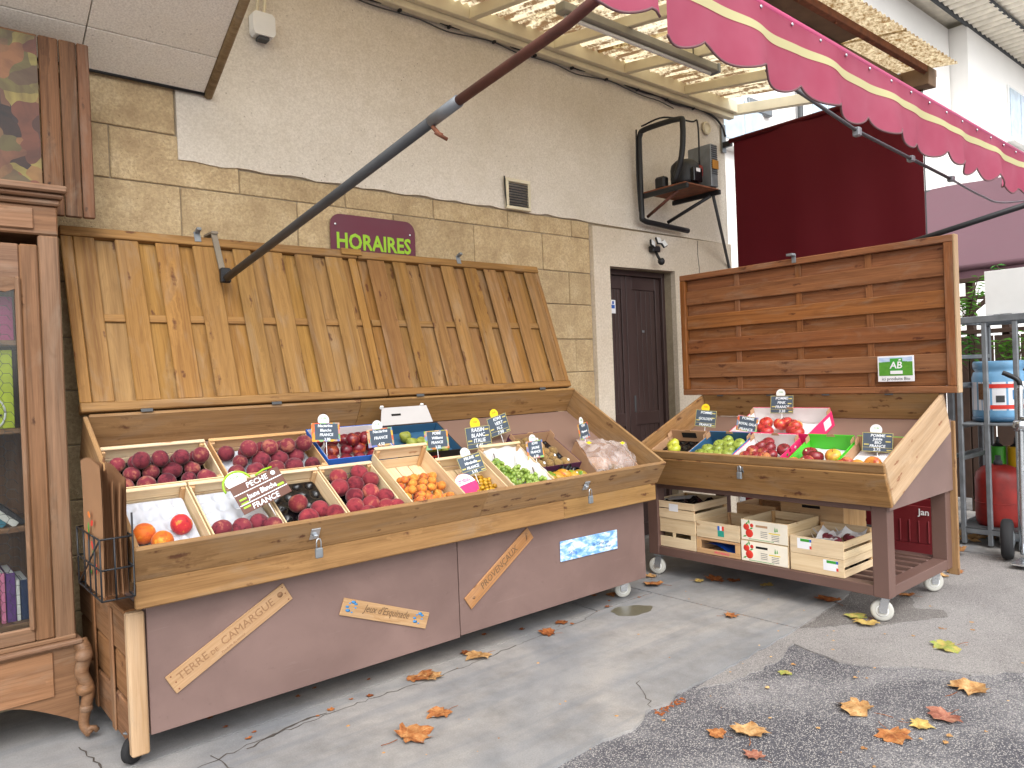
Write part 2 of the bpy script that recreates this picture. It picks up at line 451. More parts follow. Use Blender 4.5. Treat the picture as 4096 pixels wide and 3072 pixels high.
def mk_glass():
    t = NT('pane_glass')
    a = t.n('BsdfTransparent', {0: (.93, .95, .94, 1)}); b = t.n('BsdfGlossy', {0: (1, 1, 1, 1), 'Roughness': .03})
    fr = t.n('Fresnel', {0: 1.45})
    mx = t.n('MixShader', {0: t.math('MULTIPLY', fr.outputs[0], .8), 1: a.outputs[0], 2: b.outputs[0]})
    t.t.links.new(mx.outputs[0], t.out.inputs[0]); return t.m
M_glass = mk_glass()

def mk_trans(name, col, dirtcol=None, tr=.5, fn=None, rough=.6):
    t = NT(name); v = t.obj(rnd=False)
    c = C(col)
    if fn: c = fn(t, v)
    d = t.n('BsdfPrincipled', {'Base Color': c, 'Roughness': rough, 'Specular IOR Level': .2}); tl = t.n('BsdfTranslucent', {0: c})
    mx = t.n('MixShader', {0: tr, 1: d.outputs[0], 2: tl.outputs[0]})
    t.t.links.new(mx.outputs[0], t.out.inputs[0]); return t.m
def _can(t, v):
    a = t.noise(t.n('VectorMath', {0: v, 1: (14, 3.0, 3)}, operation='MULTIPLY').outputs[0], 1.0, 5, .65)
    b = t.noise(v, 1.0, 3); p = t.noise(v, 32, 3, .7)
    c = t.mix(t.rng(b, .35, .65, 0, .6), C('#f4ead0'), C('#e6d4a4'))
    k = t.math('ADD', t.math('MULTIPLY', a, .6), t.math('MULTIPLY', p, .25)); k = t.math('ADD', k, t.math('MULTIPLY', b, .3))
    return t.mix(t.rng(k, .555, .64, 0, .92), c, C('#6a4a2a'))
M_canopy = mk_trans('canopy_plastic', '#efe2b6', tr=.8, fn=_can)
M_canopyR = mk_trans('canopy_plastic_brown', '#b98f4c', tr=.65, fn=lambda t, v: t.mix(t.rng(t.noise(v, 34, 3, .7), .35, .65), C('#8a6a40'), C('#ecdcb8')))
def _val(t, v):
    z = t.n('SeparateXYZ', {0: v}).outputs[2]
    n = t.noise(v, 5.0, 3)
    return t.mix(t.rng(n, .3, .7, 0, .35), C('#c05a76'), C('#dc8ba4'))
M_val = mk_trans('valance_canvas', '#c84a78', tr=.62, fn=_val)
M_valpale = mk_trans('valance_stripe', '#e6edb4', tr=.55)
M_screen = mk_trans('maroon_canvas', '#551019', tr=.25)
M_film = None
def mk_film():
    t = NT('clear_film'); v = t.obj()
    a = t.n('BsdfTransparent', {0: (.93, .9, .9, 1)}); b = t.n('BsdfPrincipled', {'Base Color': C('#d9cfcb'), 'Roughness': .25})
    n = t.noise(v, 14, 4, .6, 1.0)
    mx = t.n('MixShader', {0: t.rng(n, .35, .75, .12, .6), 1: a.outputs[0], 2: b.outputs[0]})
    t.t.links.new(mx.outputs[0], t.out.inputs[0]); return t.m
M_film = mk_film()
M_tissue = mk_trans('tissue_paper', '#eeeef0', tr=.3)
M_leafgreen = mk_trans('plant_leaf', '#4f8a32', tr=.4, fn=lambda t, v: t.mix(t.n('ObjectInfo').outputs['Random'], C('#3f7a34'), C('#7fae3e')))

# ------------------------------------------------------------------ ground
def jag(pts, step=.06, amp=.012, close=False):
    out = []
    for (x0, y0), (x1, y1) in zip(pts[:-1], pts[1:]):
        L = math.hypot(x1 - x0, y1 - y0); n = max(1, int(L / step))
        for k in range(n):
            a = k / n; s = 0 if k == 0 else amp
            out.append((x0 + (x1 - x0) * a + U(-s, s), y0 + (y1 - y0) * a + U(-s, s)))
    out.append(pts[-1]); return out
def flat(name, pts, z, mat, th=.05, **kw):
    o = link(name, prism_me(pts, th), mat, T((0, 0, z - th)))
    o['kind'] = 'structure'; return o
flat('asphalt_road', [(-60, -60), (60, -60), (60, 60), (-60, 60)], -.012, M_asph, .02)
worn = jag([(2.72, 2.02), (2.88, 1.95), (3.2, 1.93), (3.5, 1.99), (3.46, 1.86), (3.42, 1.72), (3.5, 1.56), (3.62, 1.41), (3.67, 1.24), (3.9, 1.08), (4.15, .6), (4.8, -.6), (6, -3)], .05, .014)
flat('worn_asphalt', worn + [(30, -3), (30, 2.6), (5, 2.6), (4.0, 2.2)], -.006, M_worn, .01)
damp = jag([(3.72, 2.08), (3.95, 1.93), (4.05, 1.80), (4.28, 1.68), (4.42, 1.60), (4.52, 1.66), (4.45, 1.78), (4.62, 1.86), (4.75, 2.02), (4.7, 2.2), (4.2, 2.12), (3.72, 2.08)], .035, .012)
flat('damp_asphalt', damp[:-1], -.002, M_damp, .003)
edge = jag([(-4, 1.98), (1.2, 1.97), (1.81, 1.97), (2.07, 1.99), (2.22, 1.96), (2.42, 2.03), (2.5, 2.00), (2.62, 2.05), (2.9, 2.04), (3.33, 2.06), (3.70, 2.085)], .05, .009)
pave = link('concrete_pavement', prism_me(edge + [(3.70, 3.06), (-4, 3.09)], .1), M_concrete, T((0, 0, -.1))); pave['kind'] = 'structure'
for nm, pts in (('slab', [(-4, 3.10), (3.20, 3.075), (3.22, 4.1), (-4, 4.1)]), ('slab', [(3.215, 3.075), (3.70, 3.07), (3.70, 4.1), (3.232, 4.1)]),
                ('slab', jag([(3.715, 2.09), (4.3, 2.15), (4.9, 2.2)], .06, .006) + [(4.9, 4.1), (3.715, 4.1)]), ('slab', [(4.912, 2.21), (6.1, 2.32), (6.15, 4.4), (4.912, 4.4)])):
    link(nm, prism_me(pts, .1), M_concrete, T((0, 0, -.1 - U(0, .003))), pave)
M_crack = plain('crack_dirt', '#4d4640', .95, var=.3, vs=40)
def crack(pts, wd):
    P = jag(pts, .03, .012); lft = []; rgt = []
    for i, (x, y) in enumerate(P):
        x2, y2 = P[min(i + 1, len(P) - 1)]; x1, y1 = P[max(i - 1, 0)]; d = math.hypot(x2 - x1, y2 - y1) or 1; k = wd * U(.25, 1)
        lft.append((x - (y2 - y1) / d * k, y + (x2 - x1) / d * k)); rgt.append((x + (y2 - y1) / d * k * .4, y - (x2 - x1) / d * k * .4))
    n = len(P); me = pydata('crack', [(x, y, 0) for x, y in lft + rgt], [[i, n + i, n + i + 1, i + 1] for i in range(n - 1)])
    link('crack', me, M_crack, T((0, 0, .0009)), pave)
crack([(.72, 2.86), (1.1, 2.93), (1.5, 2.955), (2.0, 2.94), (2.5, 2.985)], .006); crack([(1.05, 2.90), (1.3, 2.97), (1.42, 2.965)], .012); crack([(.80, 2.6), (.95, 2.75), (.93, 2.95)], .005)
crack([(2.5, 2.99), (3.0, 3.0), (3.2, 3.06)], .004); crack([(2.42, 2.03), (2.55, 2.2), (2.6, 2.24)], .004); crack([(.56, 2.9), (.60, 3.2), (.57, 3.4)], .007)
flat('yard', [(6.0, 1.62), (30, .2), (30, 14), (6.17, 14)], .006, M_concrete, .02)
# wet patch on the concrete by the small stall
def mk_wet():
    t = NT('wet_concrete'); v = t.obj(rnd=False); b = t.noise(v, 30, 4)
    t.bsdf(t.mix(b, C('#5d594a'), C('#6f6a58')), .3, None, Specular_IOR_Level=.5); return t.m
pp = []
for k in range(36):
    a = 2 * math.pi * k / 36; rr = 1 + .10 * math.sin(3 * a + 1) + .06 * math.sin(7 * a)
    pp.append((3.345 + .115 * rr * math.cos(a) + .05 * math.sin(a), 2.925 + .075 * rr * math.sin(a) - .055 * math.cos(a)))
tag(flat('wet_patch', pp, .0015, mk_wet(), .001), None, None)

# ------------------------------------------------------------------ shop building: limestone blocks, roughcast, door
bld = thing('shop_building', 'old shop front with limestone block courses, cream roughcast and brown double door', 'building', (1.5, 4.02, 0))
blk('wall_core', (-3, 4.0295, -.05), (4.45, 4.45, 5.2), M_mortar, bld)
blk('wall_core', (5.28, 4.0295, -.05), (6.13, 4.45, 5.2), M_mortar, bld)
blk('wall_core', (4.45, 4.0295, 2.245), (5.28, 4.45, 5.2), M_mortar, bld)
courses = [0.12, .38, .64, .90, 1.158, 1.415, 1.665, 1.927, 2.172, 2.441, 2.70, 2.945]
for i in range(len(courses) - 1):
    z0, z1 = courses[i], courses[i + 1]
    off = 1.239 if i % 2 == 0 else .914
    if z0 == 2.172: off = 1.239
    xs = [off + .6325 * k for k in range(-6, 8)]
    if z0 == 1.927: xs = [4.03 - .6325 * k for k in range(8)][::-1]
    xs = [x for x in xs if -3 < x < 4.2] ; xs = [-3.0] + xs + [4.268]
    zt = z1
    for a, b in zip(xs[:-1], xs[1:]):
        if z0 > 2.44 and a >= 1.22: zt = 2.572
        if z0 >= 2.70 and a >= 1.22: continue
        bb = b
        if z0 >= 2.44 and a < 1.22 < b: bb = 1.226 if z0 >= 2.7 else b
        if b - a < .02: continue
        fy = 4.02 + U(-.003, .003)
        blk('stone', (a + .003, fy, z0 + .003), (bb - .003, 4.05, zt - .003), M_stone, bld, .004)
# roughcast field and lighter door surround, slightly proud of the stone
def panel(name, pts, y, mat, th):
    return link(name, prism_me(pts, th), mat, T((0, y + th, 0)) @ FACE_Y, bld)
low = [(1.232 + 3.04 * k / 40, 2.577 + .006 * math.sin(k * 1.7) + U(-.003, .003)) for k in range(41)]
panel('roughcast_panel', low + [(6.135, 2.56), (6.135, 4.9), (-3, 4.9), (-3, 3.0), (1.232, 2.95)], 4.01, M_plaster, .06)
panel('door_surround', [(4.272, -.02), (4.452, -.02), (4.452, 2.24), (5.28, 2.25), (5.28, -.02), (6.14, -.02), (6.14, 2.553), (5.6, 2.548), (4.268, 2.541)], 3.985, M_plaster2, .1)
# cracks / vertical board lines right of the lintel
tube('crack', [(5.62, 3.984, 2.54), (5.615, 3.984, 2.42), (5.63, 3.984, 2.30), (5.625, 3.984, 1.6)], .003, M_steelD, bld, 5)
door = thing('double_door', 'dark brown boarded double door with small white notice, right of the long stall', 'door', (4.865, 4.14, 0))
blk('door_frame', (4.45, 4.10, 0), (4.49, 4.17, 2.245), M_door, door); blk('door_frame', (5.24, 4.10, 0), (5.28, 4.17, 2.245), M_door, door)
blk('door_frame', (4.49, 4.10, 2.20), (5.24, 4.17, 2.245), M_door, door)
for x0, x1 in ((4.492, 4.80), (4.812, 5.238)):
    lf = blk('door_leaf', (x0, 4.145, .01), (x1, 4.17, 2.198), M_door, door)
    for s in (x0, x1 - .06): blk('stile', (s, 4.128, .01), (s + .06, 4.1455, 2.198), M_door, lf)
    for z in (.01, .95, 2.09): blk('rail', (x0 + .06, 4.13, z), (x1 - .06, 4.1455, z + .108), M_door, lf)
    n = 5; wd = (x1 - x0 - .12) / n
    for k in range(n): blk('plank', (x0 + .06 + wd * k + .003, 4.139, .118), (x0 + .06 + wd * (k + 1) - .003, 4.1452, 2.09), M_door, lf, .003)
blk('cover_strip', (4.79, 4.12, .01), (4.825, 4.1455, 2.198), M_door, door)
blk('keyhole_plate', (4.855, 4.122, 1.06), (4.875, 4.13, 1.2), M_steelD, door)
nt_ = blk('notice', (4.60, 4.126, 1.885), (4.66, 4.1275, 1.995), M_whitep, door, .0005)
blk('print', (4.61, 4.1245, 1.925), (4.65, 4.126, 1.955), M_blue, nt_, .0005); blk('print', (4.62, 4.1245, 1.96), (4.64, 4.126, 1.985), M_blue, nt_, .0005)
blk('small_plate', (4.985, 4.1245, 1.73), (5.015, 4.127, 1.75), M_steel, door, .0005)

# sloping panelled soffit at the top left
sof = thing('panelled_soffit', 'cream panelled soffit sloping up from the wall at top left, wooden edge trim', 'soffit', (0, 4.0, 2.94))
sl = V((0, -.889, .457)); sn = V((0, -.457, -.889))
def sofp(t, x): return V((x, 4.0, 2.944)) + sl * t
ts = [0, .245, .62, 1.0]; xx = [-2.5, -1.2, -.2, .79, 1.37]
for a, b in zip(ts[:-1], ts[1:]):
    for c, d in zip(xx[:-1], xx[1:]):
        p0 = sofp((a + b) / 2, c + .0025); p1 = sofp((a + b) / 2, d - .0025)
        beam('panel', p0, p1, b - a - .005, .02, M_soffit, sof, sn, .002)
beam('backing', sofp(.5, -2.5) - sn * .022, sofp(.5, 1.37) - sn * .022, 1.0, .02, plain('soffit_gap', '#6f675a', .9), sof, sn)
tube('edge_trim', [sofp(-.01, 1.392) + sn * .006, sofp(.5, 1.392) + sn * .006, sofp(1.0, 1.392) + sn * .006], .024, wood('trim_wood', '#a08a66', '#7c6646', knots=.2, grey=.3), sof, 10)
tube('dark_seal', [(-2.5, 3.992, 2.935), (.5, 3.992, 2.938), (1.37, 3.992, 2.935)], .009, M_black, sof, 6)

# wall fixtures
sr = thing('alarm_box', 'small white alarm box with cables high on the wall by the soffit', 'alarm box', (1.695, 3.97, 3.33))
link('case', prism_me([(-.05, -.06), (.05, -.06), (.062, -.04), (.062, .05), (.045, .065), (-.045, .065), (-.062, .05), (-.062, -.04)], .06), M_white, T((1.69, 4.0, 3.365)) @ FACE_Y, sr)
blk('base', (1.66, 3.95, 3.285), (1.72, 4.0, 3.304), M_steelD, sr)
for x in (1.66, 1.70): tube('cable', smoothpts([(x, 3.97, 3.43), (x + .01, 3.97, 3.52), (x - .015, 3.975, 3.62), (x, 3.98, 3.8)]), .008, M_cream, sr, 6)
gr = thing('vent_grille', 'square metal vent grille on the roughcast above the stone band', 'vent', (3.52, 4.0, 2.68))
for a in ((3.407, 2.575, 3.634, 2.597), (3.407, 2.767, 3.634, 2.79), (3.407, 2.597, 3.43, 2.767), (3.611, 2.597, 3.634, 2.767)): blk('frame', (a[0], 3.978, a[1]), (a[2], 4.0, a[3]), M_cream, gr)
for k in range(9): beam('louvre', (3.43, 3.988, 2.605 + k * .0185), (3.611, 3.988, 2.605 + k * .0185), .018, .003, M_steelD, gr, (0, -.6, .8), .0005)
tube('side_wire', [(3.40, 3.99, 2.80), (3.405, 3.99, 2.68), (3.412, 3.985, 2.575)], .005, M_black, gr, 6)
sg = thing('opening_hours_sign', 'maroon rounded sign reading HORAIRES, half hidden behind the pine lid', 'sign', (2.36, 4.0, 2.25))
pts = []
for cx, cy, a0 in ((2.58, 2.33, 0), (2.13, 2.33, 90)):
    for k in range(7): a = rad(a0 + 15 * k); pts.append((cx + .068 * math.cos(a), cy + .068 * math.sin(a)))
pts += [(2.062, 1.7), (2.648, 1.7)]
link('plate', prism_me(pts, .004), M_maroon, T((0, 4.006, 0)) @ FACE_Y, sg)
link('lettering', text_me('HORAIRES', .13, .0035), M_lime, T((2.355, 4.001, 2.236)) @ FACE_Y @ Matrix.Diagonal((.86, 1, 1, 1)), sg)
for x in (2.095, 2.61): link('screw', lathe_me('screw', [(.008, 0), (.008, .003), (.004, .005)], 10), M_chrome, T((x, 4.002, 2.335 if x < 2.3 else 2.315)) @ FACE_Y, sg)
fl = thing('sensor_floodlight', 'black three-head floodlight with motion sensor over the brown door', 'floodlight', (4.99, 3.98, 2.4))
blk('housing', (4.93, 3.93, 2.385), (5.03, 3.985, 2.435), M_black, fl, .008)
tube('neck', [(4.985, 3.95, 2.39), (4.985, 3.93, 2.35), (4.99, 3.915, 2.32)], .012, M_black, fl, 8)
link('sensor_dome', lathe_me('dome', [(.01, 0), (.026, .005), (.03, .025), (.022, .045), (.006, .055)], 14), M_black, T((4.992, 3.91, 2.325)) @ RX(160), fl)
for x, zr, ry in ((4.905, 2.445, 25), (4.985, 2.475, 0), (5.055, 2.455, -25)):
    M0 = T((x, 3.92, zr)) @ RY(ry) @ RX(-20)
    h_ = link('lamp_head', box_me(.055, .02, .062, .006), M_black, M0, fl)
    link('lamp_lens', box_me(.046, .006, .052, .002), M_white, M0 @ T((0, -.012, 0)), h_)
# refrigeration unit on its black bracket
ac = thing('compressor_unit', 'dusty refrigeration compressor on black tube bracket fixed to the wall', 'compressor', (5.0, 3.95, 2.6))
tube('bracket', smoothpts([(4.80, 3.60, 2.86), (4.80, 3.52, 3.05), (4.80, 3.5, 3.28), (4.80, 3.54, 3.335), (4.80, 3.86, 3.345), (4.80, 3.92, 3.31), (4.80, 3.93, 3.2), (4.80, 3.93, 2.70), (4.82, 3.93, 2.63), (5.0, 3.93, 2.615), (5.41, 3.93, 2.60)], 5), .022, M_black, ac, 10)
blk('shelf', (4.80, 3.50, 2.838), (5.25, 3.93, 2.85), M_rust, ac)
blk('shelf_rail', (5.225, 3.48, 2.80), (5.25, 3.95, 2.838), M_black, ac); blk('shelf_rail', (4.80, 3.48, 2.80), (4.825, 3.95, 2.838), M_black, ac)
tube('strut', [(4.86, 3.92, 2.66), (4.84, 3.60, 2.80)], .013, M_rustpole, ac, 8); tube('strut', [(5.12, 3.92, 2.64), (5.22, 3.56, 2.80)], .015, M_black, ac, 8)
link('compressor_dome', lathe_me('comp', [(.03, 0), (.088, .005), (.095, .03), (.095, .11), (.088, .14), (.06, .165), (.02, .175)], 24), M_black, T((4.985, 3.63, 2.855)) @ Matrix.Diagonal((1.2, 1.2, 1.25, 1)), ac)
blk('terminal_box', (4.92, 3.495, 2.87), (5.03, 3.53, 2.98), M_blackpl, ac, .006); blk('rating_label', (4.945, 3.491, 2.945), (4.995, 3.4945, 2.973), M_whitep, ac, .0005)
blk('motor', (4.83, 3.72, 2.85), (4.90, 3.82, 2.95), M_black, ac, .015)
co = blk('condenser', (5.155, 3.50, 2.86), (5.245, 3.72, 3.20), M_steel, ac, .004)
for k in range(14): blk('fin', (5.162, 3.494, 2.96 + k * .017), (5.238, 3.4995, 2.966 + k * .017), M_steelD, co, .0005)
blk('warning_label', (5.16, 3.488, 3.0), (5.242, 3.493, 3.07), plain('orange_label', '#b07a2c', .6), co, .0005)
link('filter', lathe_me('filt', [(.008, 0), (.024, .012), (.026, .07), (.022, .09), (.008, .1)], 14), M_redgas, T((5.085, 3.56, 2.93)), ac)
multi_tube('copper_pipe', [smoothpts([(4.80, 3.90, 3.38), (4.83, 3.70, 3.40), (5.05, 3.60, 3.38), (5.08, 3.56, 3.36), (5.085, 3.56, 3.03)]), smoothpts([(4.96, 3.68, 3.03), (4.90, 3.62, 3.06), (4.84, 3.60, 3.0), (4.85, 3.66, 2.88)]), smoothpts([(4.78, 3.94, 3.36), (4.775, 3.945, 3.0), (4.79, 3.945, 2.7)])], .007, M_black, ac, 6)
tube('stay_rod', [(5.24, 3.55, 2.81), (6.10, 3.985, 2.33)], .013, M_steelD, ac, 8)
tag(link('round_vent', lathe_me('rv', [(.06, 0), (.06, .012), (.045, .02), (.043, .012), (.01, .012)], 20), M_cream, T((5.83, 3.998, 3.58)) @ FACE_Y), 'round cream vent cap on the wall right of the compressor', 'vent')
mb = thing('screen_bracket', 'grey steel mounting plate at the wall corner holding the maroon screen', 'bracket', (6.1, 3.99, 3.5))
blk('plate', (6.06, 3.985, 3.40), (6.125, 3.997, 3.66), M_steel, mb); blk('lug', (6.06, 3.90, 3.44), (6.10, 3.985, 3.49), M_black, mb)
cb = thing('wall_cable', 'black cable clipped along the wall under the canopy beam', 'cable', (3, 3.98, 3.7))
pts = [(1.95 + .2 * k, 3.985, 3.735 + .012 * math.sin(k * 2.1) - (.02 if k > 14 else 0)) for k in range(20)] + [(5.95, 3.985, 3.70), (6.06, 3.985, 3.64), (6.11, 3.98, 3.55)]
tube('cable', smoothpts(pts, 4), .010, M_black, cb, 6)
tube('cable', smoothpts([(x, 3.99, z - .035 - .008 * math.sin(x * 5)) for x, y, z in pts[:18]], 3), .005, M_steelD, cb, 5)
for k in range(10): blk('clip', (2.2 + .38 * k, 3.968, 3.705), (2.218 + .38 * k, 3.998, 3.76), M_black, cb, .002)

# ------------------------------------------------------------------ lean-to canopy
cn = thing('lean_to_canopy', 'lean-to canopy of dirty yellowed corrugated plastic sheets on cream beams', 'canopy', (4.5, 3.9, 3.7))
M_oldwood = plain('weathered_timber', '#7d6650', .85, var=.25, vs=7)
def cz(y): return 3.865 - .155 * (4.0 - y)
blk('wall_beam', (.9, 3.90, 3.765), (6.2, 3.998, 3.875), M_cream, cn, .004)
blk('wall_plate', (.9, 3.94, 3.72), (6.2, 3.999, 3.764), M_cream, cn, .004)
for x in (1.55, 2.33, 3.10, 3.87, 4.64, 5.42): beam('rafter', (x, 3.90, cz(3.9) - .045), (x, 2.44, cz(2.44) - .045), .05, .075, M_cream, cn, b=.004)
beam('rafter', (6.26, 4.0, cz(4.0) - .04), (6.26, 2.7, cz(2.7) - .04), .06, .09, M_cream, cn, b=.004)
beam('purlin', (.9, 2.38, cz(2.38) - .11), (6.2, 2.38, cz(2.38) - .11), .07, .06, M_oldwood, cn, b=.004)
beam('fascia_board', (.9, 2.30, cz(2.3) - .055), (5.0, 2.30, cz(2.3) - .055), .13, .02, M_oldwood, cn, b=.003)
beam('end_block', (6.02, 2.42, cz(2.4) - .12), (6.02, 2.16, cz(2.2) - .10), .14, .13, M_oldwood, cn, b=.004)
beam('angle_iron', (.9, 2.19, cz(2.19) - .05), (6.12, 2.19, cz(2.19) - .05), .045, .05, M_rust, cn, b=.003)
for k in range(12): link('bolt', lathe_me('bolt', [(.009, 0), (.009, .006), (.004, .012)], 8), M_rust, T((1.0 + .45 * k, 2.19, cz(2.19) - .076)) @ RX(180), cn)
xs = [.9, 1.75, 2.6, 3.45, 4.3, 5.15, 6.02]
pitch = .062
for i, (a, b) in enumerate(zip(xs[:-1], xs[1:])):
    n = int((b + .03 - a) / pitch * 6)
    def fn(u, v, a=a, b=b, i=i):
        x = a + u * (b + .03 - a); y = 2.78 + v * (3.99 - 2.78)
        return (x - a, y - 3.99, cz(y) - cz(3.99) + .011 * math.sin(2 * math.pi * x / pitch) + .003 * i % 2)
    link('corrugated_sheet', grid_me(n, 5, fn), M_canopy, T((a, 3.99, cz(3.99) + .004 * (i % 2))), cn)
    def fn2(u, v, a=a, b=b):
        x = a + u * (b + .03 - a); y = 2.0 + v * .84
        return (x - a, y - 2.0, cz(y) - cz(2.0) + .011 * math.sin(2 * math.pi * x / pitch))
    link('corrugated_sheet', grid_me(n, 5, fn2), M_canopyR, T((a, 2.0, cz(2.0) - .012 - .004 * (i % 2))), cn)
M_hous = plain('grey_enamel', '#8d897c', .5, var=.15)
nl = thing('strip_light', 'long grey strip light hung under the canopy', 'light', (4.2, 3.25, 3.62))
blk('housing', (3.25, 3.20, 3.60), (4.85, 3.28, 3.66), M_hous, nl, .008); blk('end_cap', (4.85, 3.195, 3.595), (4.88, 3.285, 3.665), M_steel, nl, .006)
tube('tube', [(3.3, 3.24, 3.585), (4.8, 3.24, 3.585)], .013, M_white, nl, 8)
for x in (3.5, 4.6): tube('hanger', [(x, 3.24, 3.66), (x, 3.24, 3.74)], .005, M_black, nl, 5)

# ------------------------------------------------------------------ awning arms, bar and scalloped valance
M_hang = plain('weathered_bracket', '#7d7364', .7, var=.2)
aw = thing('awning', 'crimson scalloped awning valance on its bar, held out by long pipe arms', 'awning', (1.4, 3.85, 2.0))
def barz(x): return 2.425 - .022 * (x - 1.4)
AY = 1.12
tube('front_bar', [(-.8, AY + .012, barz(-.8)), (5.2, AY + .012, barz(5.2))], .014, plain('bar_pink', '#a83a62', .6), aw, 10)
def valance(x0, x1):
    n = int((x1 - x0) / .0165)
    def edge_(x): return 2.235 - .018 * (x - 1.4) - .04 * abs(math.sin(math.pi * (-math.log(max(.05, .25 - .03 * (x - 1.5))) / .03 + .15))) ** .7 + .012
    def fn(u, v):
        x = x0 + u * (x1 - x0); zt = barz(x) - .004; zb = edge_(x); vv = v
        wob = (.020 * math.sin(x * 13 + .6 * math.sin(x * 3)) + .008 * math.sin(x * 29 + 1)) * v
        return (x - x0, wob, zt + (zb - zt) * vv - barz(x0))
    o = link('valance', grid_me(n, 10, fn), M_val, T((x0, AY, barz(x0))), aw)
    def fs_(u, v):
        x = x0 + u * (x1 - x0); zt = barz(x) - .004; zb = edge_(x); z = 2.352 - .012 * (x - 1.4) - .026 * v + .003 * math.sin(x * 9)
        k = (z - zt) / (zb - zt); wob = (.020 * math.sin(x * 13 + .6 * math.sin(x * 3)) + .008 * math.sin(x * 29 + 1)) * k
        return (x - x0, wob - .0018, z - barz(x0))
    link('pale_stripe', grid_me(n, 2, fs_), M_valpale, T((x0, AY, barz(x0))), o)
    line = []
    for k in range(n + 1):
        x = x0 + (x1 - x0) * k / n; wob = .020 * math.sin(x * 13 + .6 * math.sin(x * 3)) + .008 * math.sin(x * 29 + 1)
        line.append((x, AY + wob, edge_(x)))
    tube('binding', line, .0035, plain('binding_brown', '#6d4a4e', .8), o, 5)
    k = math.ceil((x0 - 1.91) / .1665)
    while 1.91 + .1665 * k < x1 - .03:
        x = 1.91 + .1665 * k; link('eyelet', lathe_me('eyelet', [(.005, 0), (.005, .004), (.002, .005)], 8), M_chrome, T((x, AY - .001, barz(x) - .016)) @ FACE_Y, o); k += 1
valance(-.7, 1.435); valance(1.49, 5.15)
tube('arm', [(1.364, 3.79, 1.945), (1.38, 2.6, 2.128), (1.40, 1.85, 2.252)], .0185, M_steelD, aw, 14)
tube('arm_extension', [(1.40, 1.85, 2.252), (1.43, 1.4, 2.325), (1.462, AY + .02, 2.405)], .0155, M_rustpole, aw, 14)
tube('arm_collar', [(1.396, 1.99, 2.229), (1.40, 1.845, 2.2525)], .0192, M_steel, aw, 14)
tube('clamp_bolt', [(1.395, 1.98, 2.21), (1.40, 1.955, 2.18), (1.41, 1.95, 2.175)], .008, M_rust, aw, 8); tube('clamp_bolt', [(1.385, 1.955, 2.183), (1.425, 1.945, 2.165)], .006, M_rust, aw, 6)
blk('arm_bracket', (1.338, 3.765, 1.925), (1.388, 3.80, 2.0), M_black, aw, .006)
beam('wall_hanger', (1.362, 3.80, 1.96), (1.362, 3.915, 2.19), .03, .012, M_hang, aw, (0, -1, 0)); blk('wall_hanger', (1.345, 3.90, 2.19), (1.38, 4.03, 2.205), M_hang, aw)
tube('arm', [(5.2, 3.75, 1.87), (5.2, 1.88, 2.203), (5.2, AY + .02, 2.335)], .018, M_black, aw, 12)
tube('tie_rod', [(2.45, 1.42, 2.45), (3.026, 1.37, 2.326), (3.80, 1.30, 2.227)], .007, M_steelD, aw, 8)
tube('tie_rod', smoothpts([(3.80, 1.30, 2.227), (4.2, 1.3, 2.20), (4.55, 1.3, 2.21), (5.2, 1.2, 2.31)]), .005, M_steel, aw, 6)
for p in ((3.026, 1.37, 2.326), (3.45, 1.335, 2.272), (3.80, 1.30, 2.227)): blk('rod_clamp', V(p) - V((.014, .014, .022 if p[0] < 3.1 else .012)), V(p) + V((.014, .014, .014)), M_steel, aw, .004)

# ------------------------------------------------------------------ maroon roller screen
sn_ = thing('maroon_screen', 'tall dark maroon canvas screen hanging behind the small stall', 'screen', (6.05, 3.05, 0))
link('canvas', grid_me(20, 8, lambda u, v: (.014 * math.sin(u * 9 + v * 1.5) + .007 * math.sin(u * 23 + v * 3), -u * 1.62, v * 3.36)), M_screen, T((6.05, 3.87, .1)), sn_)
tube('roller', [(6.05, 3.90, 3.475), (6.05, 2.22, 3.475)], .022, M_screen, sn_, 12)
tube('side_hem', [(6.045, 2.246, .1), (6.05, 2.246, 3.46)], .005, M_black, sn_, 5)
blk('bottom_bar', (6.04, 2.25, .07), (6.065, 3.87, .10), M_steelD, sn_)
# ------------------------------------------------------------------ far buildings on the right
def facade(name, label, x0, x1, y, h, wins, z0=0.0):
    b = thing(name, label, 'building', ((x0 + x1) / 2, y + 2, 0))
    blk('wall', (x0, y, z0), (x1, y + 6, h), M_ext, b, .01)
    for (a, c, d, e) in wins:
        wf = blk('window', (a, y - .03, d), (c, y + .02, e), M_white, b, .01)
        mid = (a + c) / 2
        for u0, u1 in ((a + .06, mid - .025), (mid + .025, c - .06)): blk('pane', (u0, y - .045, d + .06), (u1, y - .031, e - .06), M_bluewin, wf, .002)
        blk('sill', (a - .08, y - .12, d - .07), (c + .08, y + .01, d - .001), M_ext, wf, .01)
    return b
M_bluewin = plain('window_pane', '#b9cbdb', .15, var=.2)
fa = facade('white_house', 'bright white rendered house further along, beyond the canopy', 6.9, 14.08, 4.78, 7.0, [(7.2, 8.1, 3.9, 4.5), (9.2, 10.1, 3.9, 5.0), (11.3, 12.1, 4.6, 5.8), (9.4, 10.2, .9, 2.1)])
gl = blk('wall_grille', (7.75, 4.72, 4.36), (8.25, 4.779, 4.5), M_steel, fa, .01)
tube('drainpipe', [(6.98, 4.72, .1), (6.98, 4.72, 6.8)], .05, M_steelD, fa, 10)
tube('drainpipe', [(8.9, 4.72, .1), (8.9, 4.72, 6.8)], .035, M_steelD, fa, 8)
